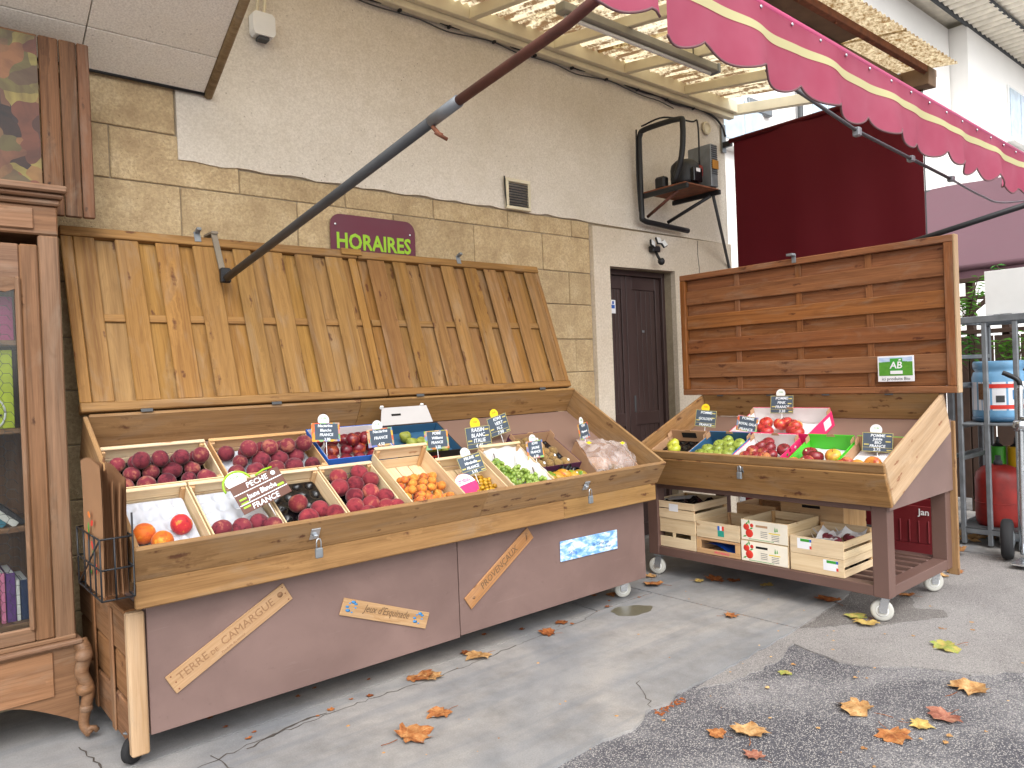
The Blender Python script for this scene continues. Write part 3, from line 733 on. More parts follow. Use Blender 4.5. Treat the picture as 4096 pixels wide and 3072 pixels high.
fb = facade('eaves_house', 'white house with blue windows under a deep tiled eave, upper right', 14.1, 30, 4.5, 7.0, [(16.0, 17.3, 5.4, 6.4), (19.5, 20.8, 5.4, 6.4), (23, 24.3, 5.4, 6.4), (16.2, 17.2, 2.6, 4.0), (19.6, 20.6, 2.6, 4.0)])
# tiled eave: rows of half-round tiles seen from below, gutter, rafters
ev = thing('tiled_eave', 'deep eave of pale half-round tiles with gutter, top right corner', 'eave', (14, 4.5, 7.0))
blk('roof_slab', (10, 3.92, 7.10), (30, 5.6, 7.25), M_tile, ev, .01)
tl = []
for k in range(11):
    a = math.pi * k / 10; tl.append((.085 * math.cos(a), -.06 * math.sin(a)))
for k in range(10, -1, -1):
    a = math.pi * k / 10; tl.append((.072 * math.cos(a), -.047 * math.sin(a)))
tme = prism_me(tl, .52)
for k in range(34):
    x = 12.2 + .21 * k
    link('tile', tme, M_tile, T((x, 4.5, 7.02 + U(-.006, .006))) @ frame((1, 0, 0), (0, 0, 1), (0, -1, 0), (0, 0, 0)), ev)
    link('tile', tme, M_tile, T((x + .10, 4.02, 7.09 + U(-.006, .006))) @ frame((1, 0, 0), (0, 0, 1), (0, -1, 0), (0, 0, 0)), ev)
tube('gutter', [(10, 4.5, 6.97), (30, 4.5, 6.97)], .035, M_steelD, ev, 8)
tube('gutter', [(10, 3.99, 7.0), (30, 3.99, 7.0)], .03, M_steelD, ev, 8)
# mauve terrace awning further down
ma = thing('terrace_awning', 'faded mauve terrace awning beyond the maroon screen', 'awning', (9, 2, 2.3))
link('canvas', grid_me(12, 24, lambda u, v: (1.5 * u, -3.6 * v, 1.115 * u - .05 * math.sin(math.pi * u) + .01 * math.sin(v * 21))), M_mauve, T((8.0, 3.6, 2.274)), ma)
link('hem', grid_me(2, 40, lambda u, v: (.006 * math.sin(v * 60), -3.6 * v, -.135 * u)), M_mauve, T((7.99, 3.6, 2.272)), ma)
tube('front_tube', [(8.0, 3.62, 2.27), (8.0, 0, 2.27)], .035, M_mauve, ma, 10)
tube('post', [(9.5, 3.5, 0), (9.5, 3.5, 3.39)], .035, M_steelD, ma, 8); tube('post', [(9.5, .1, 0), (9.5, .1, 3.39)], .035, M_steelD, ma, 8)
# dark stained fence with diagonal braces
fe = thing('stained_fence', 'dark brown braced timber fence behind the gas bottle cage', 'fence', (7.6, 2.2, 0))
for k in range(9):
    y = 3.3 - .28 * k
    blk('post', (7.62, y, 0), (7.70, y + .06, 2.12), M_fence, fe)
for z in (2.09, 1.93, 1.62): blk('rail', (7.57, .9, z), (7.618, 3.4, z + .04), M_fence, fe)
for k in range(8):
    y = 3.2 - .3 * k; beam('brace', (7.555, y, 1.70), (7.555, y - .28, 1.925), .035, .03, M_fence, fe, (1, 0, 0))
for k in range(12): blk('board', (7.58, 3.3 - .2 * k, .15 + U(-.02, .02)), (7.605, 3.488 - .2 * k, 1.60), M_fence, fe)
# climbing plant
def leaf_spray(name, label, base, n, spread, h, ls):
    t_ = thing(name, label, 'plant', base)
    VS = []; FS = []; lines = []
    for s in range(n):
        p = V((U(-.03, .03), U(-spread, spread) * .3, 0)); q = V((U(-.12, .05), U(-spread, spread), U(.4, 1) * h)); mid = (p + q) / 2 + V((-.04, U(-.1, .1), .06)); pts = smoothpts([p, mid, q], 5)
        lines.append([tuple(x + V(base)) for x in pts])
        for i, c in enumerate(pts[2:]):
            for sgn in (-1, 1):
                d = V((U(-.6, .2), sgn * U(.5, 1), U(-.5, .3))).normalized(); w_ = d.cross(V((U(-1, 1), U(-1, 1), 1))).normalized()
                L = ls * U(.6, 1.2); k = len(VS)
                VS += [c, c + d * L * .5 + w_ * L * .17 + V((0, 0, .1 * L)), c + d * L, c + d * L * .5 - w_ * L * .17 + V((0, 0, .1 * L))]; FS += [[k, k + 1, k + 2], [k, k + 2, k + 3]]
    link('foliage', pydata('foliage', VS, FS), M_leafgreen, T(base), t_)
    multi_tube('stem', lines, .004, M_fence, t_, 5)
for i, (b_, n, sp, h, lab) in enumerate((((7.42, 2.46, 1.30), 5, .14, .4, 'green feathery plant behind the cage, left of the first cage post'), ((7.38, 2.05, 1.25), 6, .16, .4, 'green feathery plant seen above the blue gas bottle'), ((7.35, 2.42, 1.72), 5, .14, .38, 'light green climbing plant against the fence braces'), ((7.3, 1.85, 1.7), 8, .3, .5, 'light green shoots rising over the white panel'))):
    leaf_spray('climbing_plant', lab, b_, n, sp, h, .075)

# ------------------------------------------------------------------ gas bottle cage, bottles, panel, hand truck
rk = thing('bottle_cage', 'galvanised steel cage holding gas bottles beside the small stall', 'cage', (6.5, 1.7, 0))
for x in (6.2, 6.85):
    for y in (2.11, 1.935, 1.74, 1.2):
        if x > 6.5 and y in (1.935, 1.74): continue
        blk('post', (x - .016, y - .016, .02), (x + .016, y + .016, 1.66), M_steel, rk, .004)
    blk('rail', (x - .02, 1.18, 1.66), (x + .02, 2.13, 1.71), M_steel, rk, .004)
    for z in (.10, .86): blk('rail', (x - .015, 1.2, z), (x + .015, 2.094, z + .035), M_steel, rk, .003) if x > 6.5 or z < .5 else blk('rail', (x - .0155, 1.2, z), (x + .0155, 1.72, z + .035), M_steel, rk, .003)
for y in (2.11, 1.2):
    for z in (.10, .64, .88, 1.19, 1.40, 1.66): blk('side_rail', (6.216, y - .012, z), (6.834, y + .012, z + .03), M_steel, rk, .003)
blk('shelf_plate', (6.185, 1.2, .905), (6.86, 2.125, .92), M_steel, rk, .003)
blk('floor_plate', (6.185, 1.2, .136), (6.86, 2.125, .146), M_steelD, rk, .003)
for k in range(7): blk('roof_bar', (6.25 + .09 * k, 1.2, 1.69), (6.28 + .09 * k, 2.12, 1.70), M_steel, rk, .002)
rk2 = thing('bottle_cage', 'second galvanised cage frame half hidden behind the first, next to the maroon screen', 'cage', (6.6, 2.5, 0))
for x, y in ((6.29, 2.2), (6.29, 2.75), (6.9, 2.2), (6.9, 2.75)): blk('post', (x - .018, y - .018, .02), (x + .018, y + .018, 1.2), M_steel, rk2, .004)
for z in (.1, .64, 1.17):
    blk('rail', (6.28, 2.218, z), (6.30, 2.732, z + .03), M_steel, rk2, .003); blk('rail', (6.308, 2.19, z), (6.882, 2.21, z + .03), M_steel, rk2, .003)
g1 = thing('gas_bottle', 'red gas bottle standing in the bottom of the cage', 'gas bottle', (6.42, 1.94, .147))
link('body', lathe_me('gasred', [(.13, 0), (.15, .02), (.155, .05), (.155, .34), (.145, .39), (.11, .43), (.06, .45)], 28), M_redgas, T((6.42, 1.94, .147)), g1)
link('foot_ring', lathe_me('ring1', [(.14, 0), (.145, .05), (.135, .05)], 28), M_redgas, T((6.42, 1.94, .146)), g1)
link('valve', lathe_me('valve', [(.03, 0), (.03, .03), (.02, .035), (.02, .07)], 12), M_steelD, T((6.42, 1.94, .595)), g1)
tube('weld_seam', [(6.42 + .1555 * math.cos(a), 1.94 + .1555 * math.sin(a), .32) for a in [2 * math.pi * k / 28 for k in range(29)]], .003, M_redgas, g1, 5)
g2 = thing('gas_bottle', 'pale blue squat gas bottle with printed label on the cage shelf', 'gas bottle', (6.46, 1.93, .92))
link('body', lathe_me('gasblue', [(.14, 0), (.17, .02), (.175, .06), (.175, .33), (.165, .37), (.15, .38), (.165, .40), (.168, .44), (.16, .455), (.13, .45)], 32), M_bluegas, T((6.46, 1.93, .921)), g2)
def band(a0, a1, z0, z1, r, mat, nm):
    return link(nm, grid_me(10, 2, lambda u, v: (r * math.cos(rad(a0 + (a1 - a0) * u)), r * math.sin(rad(a0 + (a1 - a0) * u)), z0 + (z1 - z0) * v)), mat, T((6.46, 1.93, .921)), g2)
band(120, 290, .09, .30, .1762, M_whitep, 'label_band'); band(175, 250, .255, .285, .1775, M_red, 'label_strip'); band(178, 262, .10, .13, .1775, M_red, 'label_strip'); band(225, 262, .17, .24, .1775, M_skybox, 'label_print'); band(190, 208, .15, .2, .1775, M_steelD, 'label_print'); band(150, 172, .17, .29, .1775, M_cab, 'label_print')
link('rim', lathe_me('ring2', [(.176, 0), (.179, .015), (.176, .03)], 32), M_navy, T((6.46, 1.93, .93)), g2)
for nm, x, y, m, lab in (('gas_bottle', 6.72, 2.03, M_greenbottle, 'small green gas bottle at the back of the cage'), ('gas_bottle', 6.74, 1.91, M_yelbottle, 'small yellow gas bottle at the back of the cage')):
    g = thing(nm, lab, 'gas bottle', (x, y, .147))
    link('body', lathe_me('gassmall', [(.05, 0), (.056, .01), (.056, .5), (.048, .55), (.02, .58)], 18), M_dark, T((x, y, .147)), g)
    link('colour_band', lathe_me('gasband', [(.0565, 0), (.0572, .005), (.0572, .15), (.0565, .155)], 18), m, T((x, y, .55)), g)
    link('valve', lathe_me('valve2', [(.014, 0), (.014, .03), (.01, .035), (.01, .05)], 10), M_steelD, T((x, y, .727)), g)
wp = thing('white_board', 'plain white panel standing on top of the cage', 'panel', (6.25, 1.6, 1.71))
blk('sheet', (6.24, 1.20, 1.715), (6.25, 1.935, 2.035), M_white, wp, .002); blk('foot', (6.23, 1.85, 1.711), (6.27, 1.88, 1.716), M_steel, wp, .001); blk('foot', (6.23, 1.25, 1.711), (6.27, 1.28, 1.716), M_steel, wp, .001)
ht = thing('hand_truck', 'aluminium hand truck with black pneumatic wheel at the right edge', 'hand truck', (5.95, 1.5, 0))
def wheel(parent, c, ax, r, wd, nm='wheel'):
    ax = V(ax).normalized(); M0 = ax.to_track_quat('Z', 'Y').to_matrix().to_4x4(); M0.translation = V(c)
    o = link(nm, lathe_me(('tyre', r, wd), [(r * .55, -wd * .45), (r * .8, -wd * .5), (r * .95, -wd * .4), (r, -wd * .18), (r, wd * .18), (r * .95, wd * .4), (r * .8, wd * .5), (r * .55, wd * .45)], 26), M_tyre, M0, parent)
    link('hub', lathe_me(('hub', r, wd), [(r * .2, -wd * .6), (r * .5, -wd * .42), (r * .56, -wd * .42), (r * .56, wd * .42), (r * .5, wd * .42), (r * .2, wd * .6)], 18), M_steel, M0, o)
wheel(ht, (5.95, 1.755, .14), (-.25, 1, 0), .14, .075); wheel(ht, (5.95, 1.22, .14), (-.25, 1, 0), .14, .075)
tube('axle', [(5.95, 1.80, .14), (5.95, 1.18, .14)], .011, M_steel, ht, 8)
for y in (1.655, 1.30): tube('upright', smoothpts([(5.93, y, .05), (5.94, y, .6), (5.96, y, 1.12), (5.97, y, 1.2)]), .021, M_chrome, ht, 12); tube('grip', smoothpts([(5.97, y, 1.18), (5.965, y + .01, 1.24), (5.96, y + .08, 1.285), (5.955, y + .10, 1.295)], 4), .017, M_black, ht, 10)
for z in (.25, .62, .98): tube('cross_tube', [(5.94, 1.655, z), (5.94, 1.30, z)], .014, M_chrome, ht, 8)
blk('toe_plate', (5.70, 1.28, .02), (5.93, 1.675, .03), M_chrome, ht); tube('collar', [(5.945, 1.69, .93), (5.945, 1.62, .93)], .04, M_chrome, ht, 14)
rc = thing('plastic_crate', 'red plastic bottle crate on the ground behind the small stall', 'crate', (5.5, 2.25, 0))
blk('front_wall', (5.45, 2.05, .14), (5.46, 2.42, .40), M_redpl, rc); blk('back_wall', (5.74, 2.05, .14), (5.75, 2.42, .40), M_redpl, rc)
for y in (2.05, 2.41): blk('side_wall', (5.46, y, .14), (5.74, y + .01, .40), M_redpl, rc)
blk('floor', (5.46, 2.06, .14), (5.74, 2.41, .15), M_redpl, rc)
for k in range(6): blk('rib', (5.442, 2.07 + .062 * k, .15), (5.45, 2.08 + .062 * k, .30), M_redpl, rc)
link('lettering', text_me('Jan', .06, .001), M_white, T((5.4405, 2.10, .36)) @ FACE_X, rc)
blk('crate_stand', (5.45, 2.05, .0), (5.75, 2.42, .139), M_redpl, rc)

# ------------------------------------------------------------------ book cabinet at the left edge
cb = thing('book_cabinet', 'old carved oak cabinet with glass door and books, left edge', 'cabinet', (.15, 3.7, 0))
M_cabL = wood('cabinet_panel', '#9a7353', '#755338', '#3a2112', knots=.2, gs=1.2, var=.03)
X0, X1, YF, YB = -.36, .595, 3.50, 3.95
for x in (X0, X1 - .025): blk('side_panel', (x, YF + .03, .10), (x + .025, YB, 2.06), M_cab, cb)
blk('back_panel', (X0 + .03, YB - .015, .40), (X1 - .03, YB, 2.0), M_cab, cb, ax=2)
for x in (X0, X1 - .072): blk('corner_stile', (x, YF, .40), (x + .072, YF + .03, 2.04), M_cab, cb, .006)
for x in (X0 + .074, X1 - .138): blk('door_stile', (x, YF - .004, .425), (x + .064, YF + .024, 2.0), M_cab, cb, .006)
for x in (X0 + .138, X1 - .158): blk('door_moulding', (x, YF - .014, .47), (x + .02, YF + .02, 1.87), M_cab, cb, .008)
blk('door_rail', (X0 + .138, YF - .002, .425), (X1 - .138, YF + .022, .485), M_cab, cb, .006)
blk('door_rail', (X0 + .138, YF - .002, 1.86), (X1 - .138, YF + .022, 2.0), M_cab, cb, .006)
pts = [(X0 + .158, 1.87), (X1 - .158, 1.87)] + [(X1 - .158 - (X1 - X0 - .316) * k / 20, 1.80 + .05 * abs(math.sin(math.pi * k / 20)) + (.02 if k in (0, 20) else 0)) for k in range(21)]
link('door_arch', prism_me(pts, .02), M_cab, T((0, YF + .018, 0)) @ FACE_Y, cb)
gp = blk('glass_pane', (X0 + .158, YF + .008, .485), (X1 - .158, YF + .012, 1.865), M_glass, cb, .0005)
for z, t_ in ((.47, .03), (.86, .022), (1.25, .022), (1.60, .022)): blk('shelf', (X0 + .03, YF + .04, z), (X1 - .03, YB - .02, z + t_), M_cab, cb)
blk('top_frieze', (X0, YF, 2.042), (X1, YB, 2.16), M_cab, cb, .006); fr = blk('frieze_panel', (X0 + .08, YF - .01, 2.06), (X1 - .085, YF, 2.145), M_cabL, cb, .006)
for i, (e, z0, z1) in enumerate(((.018, 2.16, 2.185), (.04, 2.186, 2.205), (.06, 2.206, 2.235))): blk('cornice', (X0 - e, YF - e, z0), (X1 + e * .5, YB, z1), M_cab, cb, .007)
blk('lower_ledge', (X0 - .02, YF - .03, .385), (X1 + .02, YB, .405), M_cab, cb, .006); blk('lower_rail', (X0, YF - .005, .405), (X1, YF + .025, .4245), M_cab, cb, .004)
pts = [(X0, .384), (X0, .06)] + [(X0 + (X1 - X0) * k / 24, .06 + .11 * math.sin(math.pi * k / 24) ** .7 - .02 * math.cos(4 * math.pi * k / 24) + .02) for k in range(1, 24)] + [(X1, .06), (X1, .384)]
link('apron', prism_me(pts[::-1], .03), M_cab, T((0, YF + .03, 0)) @ FACE_Y, cb)
dp = blk('drawer_panel', (X0 + .1, YF - .008, .19), (X1 - .085, YF, .37), M_cabL, cb, .006)
for x in (X0 + .02, X1 + .012):
    ft = tube('scroll_foot', smoothpts([(x, YF + .01, .385), (x + .012, YF - .02, .34), (x - .004, YF - .028, .27), (x + .016, YF - .035, .2), (x + .004, YF - .03, .12), (x - .005, YF - .035, .06), (x + .012, YF - .055, .022)], 6), .03, M_cab, cb, 12, .017)
    vs, fs = tube_me([(x + .012 + (.026 - .0035 * k) * math.cos(k * .7), YF - .055, .027 + (.026 - .0035 * k) * math.sin(k * .7)) for k in range(7)], .011, 8)
    link('scroll', pydata('scroll', [V(q) - V((x, YF, 0)) for q in vs], fs, True), M_cab, T((x, YF, 0)), ft)
    for zz, rr in ((.335, .034), (.20, .036), (.12, .026)): link('carving', lathe_me(('carv', rr), [(rr * .3, -rr * .8), (rr * .9, -rr * .4), (rr, 0), (rr * .85, rr * .5), (rr * .3, rr * .9)], 14), M_cab, T((x + .006, YF - .03, zz)), ft)
for x in (X0 + .02, X1 - .01): tube('rear_foot', [(x, YB - .04, .385), (x, YB - .04, 0)], .03, M_cab, cb, 10, .02)
# chicken wire behind the glass
wires = []
c = .022
for i in range(14):
    for j in range(46):
        x = .17 + i * c * 1.5; z = .50 + j * c * 1.732 + (c * .866 if i % 2 else 0)
        if z > 1.82 or x > X1 - .165: continue
        P = [(x + c * math.cos(rad(60 * k)), YF + .035, z + c * math.sin(rad(60 * k))) for k in range(4)]
        for a, b in zip(P[:-1], P[1:]): wires.append([a, b])
wm = multi_tube('wire_mesh', wires, .0009, M_steelD, cb, 4); wm['kind'] = 'stuff'
# books and papers in the cabinet
def book(name, lab, lo, hi, mat, rot=0, cat='book'):
    lo, hi = V(lo), V(hi); c_ = V(((lo.x + hi.x) / 2, (lo.y + hi.y) / 2, lo.z)); s = hi - lo
    M0 = T(c_) @ RY(rot) @ T((0, 0, s.z / 2))
    t_ = thing(name, lab, cat, T(c_)); link('cover', box_me(s.x, s.y, s.z, .002), mat, M0, t_)
    link('pages', box_me(s.x * .8, s.y * .97, s.z * .97, .001), M_whitep, M0 @ T((0, .008, .003)), t_)
cols = {k: plain('book_' + k, v, .5, var=.15, vs=20) for k, v in dict(lime='#b4c423', pink='#d87ca0', purple='#5b2f78', white='#dcdad6', navy='#22355c', teal='#3c7f96', black='#26242a', red='#b0262a', magenta='#a5386f').items()}
book('binder', 'lime green binder on the second shelf of the cabinet', (.335, 3.58, 1.273), (.428, 3.85, 1.585), cols['lime'], cat='binder')
book('magazine', 'pink and purple printed magazine standing on the top cabinet shelf', (.25, 3.60, 1.623), (.44, 3.62, 1.80), cols['magenta'], cat='magazine')
book('book', 'white book leaning on the third shelf of the cabinet', (.405, 3.57, .885), (.43, 3.77, 1.06), cols['white'], -48)
book('book', 'black book leaning behind the white one in the cabinet', (.435, 3.58, .885), (.455, 3.78, 1.08), cols['black'], -45)
book('book', 'light blue book leaning at the left on the third cabinet shelf', (.365, 3.58, .885), (.39, 3.78, 1.0), cols['teal'], -40)
book('book', 'pink book standing on the bottom cabinet shelf', (.355, 3.58, .501), (.37, 3.78, .70), cols['pink'])
book('book', 'purple book standing on the bottom cabinet shelf beside the pink one', (.374, 3.58, .501), (.405, 3.78, .695), cols['purple'])
book('book', 'thin white book standing on the bottom cabinet shelf', (.407, 3.58, .501), (.419, 3.78, .665), cols['white'])
book('book', 'navy book standing against the right side of the bottom cabinet shelf', (.421, 3.58, .501), (.45, 3.78, .66), cols['navy'])
book('book', 'white booklet with red picture at the left of the bottom cabinet shelf', (.25, 3.59, .501), (.345, 3.60, .66), cols['white'])
ring = thing('wire_loop', 'clear round handle loop on the lime binder', 'loop', (.36, 3.56, 1.36))
tube('loop', [(.355 + .042 * math.cos(rad(20 * k)), 3.575, 1.335 + .06 * math.sin(rad(20 * k))) for k in range(19)], .004, M_white, ring, 6); blk('label_strip', (.33, 3.573, 1.322), (.385, 3.5765, 1.330), M_black, ring, .0005)

# picture board above the cabinet
def mk_picture():
    t = NT('printed_picture'); v = t.obj(rnd=False)
    n = t.noise(v, 7.0, 5, .6, .8); cell = t.n('TexVoronoi', {'Vector': t.n('VectorMath', {0: v, 1: t.n('VectorMath', {0: t.n('TexNoise', {'Vector': v, 'Scale': 6.0}).outputs[1], 1: (.25, .25, .25)}, operation='MULTIPLY').outputs[0]}, operation='ADD').outputs[0], 'Scale': 12.0}, feature='F1')
    r = t.n('SeparateColor', {0: cell.outputs['Color']}).outputs[0]
    c = t.ramp(r, [(0, C('#140d0a')), (.2, C('#6d3c28')), (.4, C('#46442e')), (.6, C('#7d5230')), (.8, C('#857a3c')), (1, C('#1c1218'))])
    c = t.mix(t.rng(n, .4, .7, 0, .75), c, C('#3c2115'))
    t.bsdf(c, .5); return t.m
pb = thing('picture_board', 'wooden plank board with a dark printed picture above the cabinet', 'board', (.3, 3.75, 2.2))
pw = [.59, .667, .735, .785]
for a, b in zip(pw[:-1], pw[1:]): blk('plank', (a + .002, 3.735 + U(-.003, .003), 2.175), (b - .002, 3.76, 2.945 - (b - .59) * .0), M_board, pb, .004)
blk('plank', (-.6, 3.742, 2.14), (.587, 3.765, 2.945), M_board, pb, .003, ax=2)
link('picture', grid_me(2, 2, lambda u, v: (1.18 * u, 0, .78 * v)), mk_picture(), T((-.595, 3.7385, 2.155)), pb)
blk('batten', (-.55, 3.766, 2.3), (.77, 3.80, 2.36), M_board, pb); blk('batten', (-.55, 3.766, 2.75), (.77, 3.80, 2.81), M_board, pb)
blk('wall_fixing', (.2, 3.80, 2.31), (.24, 4.02, 2.35), M_steelD, pb); blk('wall_fixing', (.5, 3.80, 2.31), (.54, 4.02, 2.35), M_steelD, pb)
# ------------------------------------------------------------------ castor
def castor(parent, x, y, ang, htop=.13, r=.052, mw=None):
    M0 = T((x, y, 0)) @ RZ(ang)
    f = link('castor', box_me(.075, .06, .006, .002), M_steel, M0 @ T((0, 0, htop - .004)), parent)
    for s in (-1, 1): link('fork', prism_me([(-.02, htop - .012), (.022, htop - .012), (.005, r - .012), (-.032, r - .012), (-.034, r + .01)], .003), M_chrome, M0 @ T((-.004, s * .02 + .0015, 0)) @ FACE_Y, f)
    Mw = M0 @ T((-.02, 0, r)) @ RX(90)
    link('tyre', lathe_me(('cast', r), [(r * .55, -.015), (r * .85, -.016), (r, -.010), (r, .010), (r * .85, .016), (r * .55, .015)], 24), mw or M_wheel, Mw, f)
    link('rim', lathe_me(('castr', r), [(.008, -.019), (r * .35, -.012), (r * .56, -.017), (r * .56, .017), (r * .35, .012), (.008, .019)], 18), M_white, Mw, f)
    return f
def padlock(M0, lab):
    p = thing('padlock', lab, 'padlock', M0)
    link('body', box_me(.032, .016, .042, .004), M_steel, M0 @ T((0, 0, -.045)), p)
    vs, fs = tube_me([(-.010, 0, -.025), (-.010, 0, .0), (-.007, 0, .010), (0, 0, .014), (.007, 0, .010), (.010, 0, 0), (.010, 0, -.025)], .003, 8)
    link('shackle', pydata('shackle', vs, fs, True), M_chrome, M0, p)

# ------------------------------------------------------------------ long stall
LT = frame((1, 0, 0), (0, .857, .515), (0, -.515, .857), (0, 2.965, .714))
ls = thing('produce_stall', 'long pine produce stall on a mauve-brown base with raised slatted lid', 'stall', (2.1, 3.4, 0))
blk('base_panel', (.742, 3.02, .118), (2.171, 3.04, .63), M_brown, ls, .002); blk('base_panel', (2.176, 3.02, .125), (3.60, 3.04, .63), M_brown, ls, .002)
side = [(3.041, .12), (3.88, .12), (3.88, 1.22), (3.72, 1.13), (2.98, .69), (3.041, .62)]
for x in (.737, 3.58): link('side_panel', prism_me([(-a, b) for a, b in side], .018), M_brown, T((x + .018, 0, 0)) @ frame((0, -1, 0), (0, 0, 1), (-1, 0, 0), (0, 0, 0)), ls)
blk('back_panel', (.76, 3.86, .12), (3.58, 3.878, 1.2), M_brown, ls); blk('bottom_panel', (.76, 3.045, .12), (3.575, 3.855, .138), M_brown, ls)
fl_ = blk('end_flap', (.715, 3.05, .08), (.735, 3.86, .575), M_flap, ls, .003, ax=1)
blk('flap_post', (.672, 3.008, .058), (.734, 3.048, .588), M_pale, fl_, .006)
for k, z in enumerate((.075, .24, .405)): blk('flap_slat', (.680 + .004 * (k % 2), 3.05, z + .004), (.7145, 3.88, z + .158), M_flap, fl_, .005)
for y in (3.25, 3.55): blk('flap_batten', (.671, y, .08), (.6795, y + .05, .56), M_flap, fl_, .003)
blk('flap_top', (.672, 3.05, .577), (.734, 3.88, .592), M_flap, fl_, .003)
castor(ls, .715, 3.12, 35, .118, mw=M_tyre); castor(ls, 3.53, 3.13, -30, .118); castor(ls, .80, 3.75, 10, .118); castor(ls, 3.5, 3.75, 40, .118)
# tray
blk('tray_floor', (.696, .002, -.016), (3.624, .846, 0), M_hard, ls, .001, LT)
blk('front_board', (.676, -.022, .012), (2.26, 0, .165), M_tray, ls, .005, LT); blk('front_board', (2.2605, -.022, .012), (3.644, 0, .165), M_tray, ls, .005, LT)
blk('front_skirt', (.69, 2.938, .613), (2.84, 2.966, .716), M_tray, ls, .005); blk('front_skirt', (2.841, 2.938, .613), (3.625, 2.966, .716), M_tray, ls, .005)
blk('skirt_lip', (.69, 2.945, .7165), (3.625, 2.966, .7225), M_tray, ls, .001)
for x in (.676, 3.6245): blk('side_board', (x, .0005, -.05), (x + .0195, .868, .165), M_tray, ls, .004, LT)
blk('back_board', (.697, .847, 0), (2.0, .867, .175), M_tray, ls, .004, LT); blk('back_board', (2.001, .847, 0), (3.623, .867, .175), M_tray, ls, .004, LT)
# lid
LD = frame((1, 0, 0), (0, .333, .943), (0, -.943, .333), (0, 3.632, 1.312))
def lidpanel(x0, x1, fronts, mat, tag_):
    rt = blk('lid_panel', (x0 + .004, .43, -.001), (x1 - .004, .468, .0095), mat, ls, .002, LD)
    blk('top_rail', (x0, .852, -.022), (x1, .90, .027), mat, rt, .004, LD); blk('bottom_rail', (x0, 0, -.022), (x1, .042, .027), mat, rt, .004, LD)
    fr = sorted(fronts)
    for a, b in fr: blk('slat', (a, .0425, .0098), (b, .8515, .020), mat, rt, .004, LD)
    gaps = []; prev = x0
    for a, b in fr: gaps.append((prev, a)); prev = b
    gaps.append((prev, x1))
    for a, b in gaps:
        if b - a > .02: blk('slat', (max(x0 + .002, a - .018), .0425, -.02), (min(x1 - .002, b + .018), .8515, -.002), mat, rt, .004, LD)
    return rt
lp = lidpanel(.668, 2.172, [(.6685, .7165), (.7185, .806), (.892, .996), (1.071, 1.181), (1.246, 1.36), (1.447, 1.541), (1.61, 1.716), (1.788, 1.891), (1.968, 2.077), (2.115, 2.165)], M_lidL, 'L')
rp = lidpanel(2.178, 3.602, [(2.235, 2.353), (2.408, 2.503), (2.596, 2.69), (2.763, 2.862), (2.945, 3.049), (3.109, 3.211), (3.287, 3.386), (3.466, 3.563), (3.566, 3.6015)], M_lidR, 'R')
blk('joint_block', (2.07, .865, .0275), (2.2, .905, .039), M_lidL, lp, .003, LD)
for x, p_ in ((1.275, lp), (2.91, rp)):
    blk('latch', (x - .016, .87, .0275), (x + .016, .925, .031), M_steel, p_, .001, LD); blk('latch_tongue', (x - .01, .915, .0315), (x + .012, .93, .07), M_steel, p_, .001, LD)
for x in (.9, 1.5, 2.35, 3.3): blk('hinge', (x, -.016, .03), (x + .05, -.001, .034), M_steelD, ls, .0005, LD)
for x, lab in ((1.365, 'steel padlock on the long stall front, below the brown price sign'), (2.97, 'steel padlock on the long stall front, at its right end')):
    blk('hasp', (x - .02, -.028, .07), (x + .02, -.0225, .125), M_chrome, ls, .001, LT); blk('hasp_staple', (x - .008, -.04, .085), (x + .008, -.028, .10), M_chrome, ls, .002, LT)
    padlock(T((x, 2.862, .755)), lab)

# ------------------------------------------------------------------ small stall
RT = frame((0, -1, 0), (.927, 0, .374), (-.374, 0, .927), (4.002, 3.36, .727))
ss = thing('produce_stall', 'small pine produce stall on a brown wheeled frame, standing at right angles', 'stall', (4.5, 2.55, 0))
for x in (4.06, 4.86):
    for y in (1.75, 3.285): blk('post', (x, y, .14), (x + .08, y + .085, .66), M_brown2, ss, .003)
    blk('bottom_rail', (x + .002, 1.8355, .142), (x + .078, 3.2845, .20), M_brown2, ss, .003)
    blk('top_rail', (x + .004, 1.8355, .60), (x + .076, 3.2845, .655), M_brown2, ss, .003)
for y in (1.752, 3.287): blk('bottom_rail', (4.1405, y, .142), (4.8595, y + .08, .20), M_brown2, ss, .003)
for k in range(6): blk('shelf_bar', (4.20 + .115 * k, 1.833, .176), (4.232 + .115 * k, 3.286, .201), M_brown2, ss, .003)
tri = [(4.052, .615), (4.93, .615), (4.93, 1.04), (4.052, .70)]
for y in (1.752, 3.366): link('side_panel', prism_me(tri, .016), M_brown, T((0, y - .02 + .016, 0)) @ FACE_Y, ss)
blk('pine_upright', (4.932, 1.715, .10), (4.956, 1.775, 1.03), M_tray, ss, .003); blk('pine_upright', (4.932, 3.33, .10), (4.956, 3.39, 1.03), M_tray, ss, .003)
castor(ss, 4.125, 1.80, -62, .14, .058); castor(ss, 4.87, 1.82, -40, .14, .058); castor(ss, 4.09, 3.30, -70, .14, .058); castor(ss, 4.87, 3.30, 20, .14, .058)
blk('tray_floor', (.001, .001, -.016), (1.639, .852, 0), M_hard, ss, .001, RT)
blk('front_board', (-.02, -.030, -.085), (1.66, -.006, .112), M_tray, ss, .004, RT); blk('front_lip', (-.02, -.022, .1125), (1.66, 0, .165), M_tray, ss, .004, RT)
blk('side_board', (-.02, .0005, -.085), (-.0005, .872, .165), M_tray, ss, .004, RT); blk('side_board', (1.6405, .0005, -.085), (1.66, .872, .165), M_pale, ss, .004, RT)  # near side board set in paler pine, its daylight put in the colour
blk('back_board', (.001, .853, 0), (1.639, .872, .175), M_tray, ss, .004, RT)
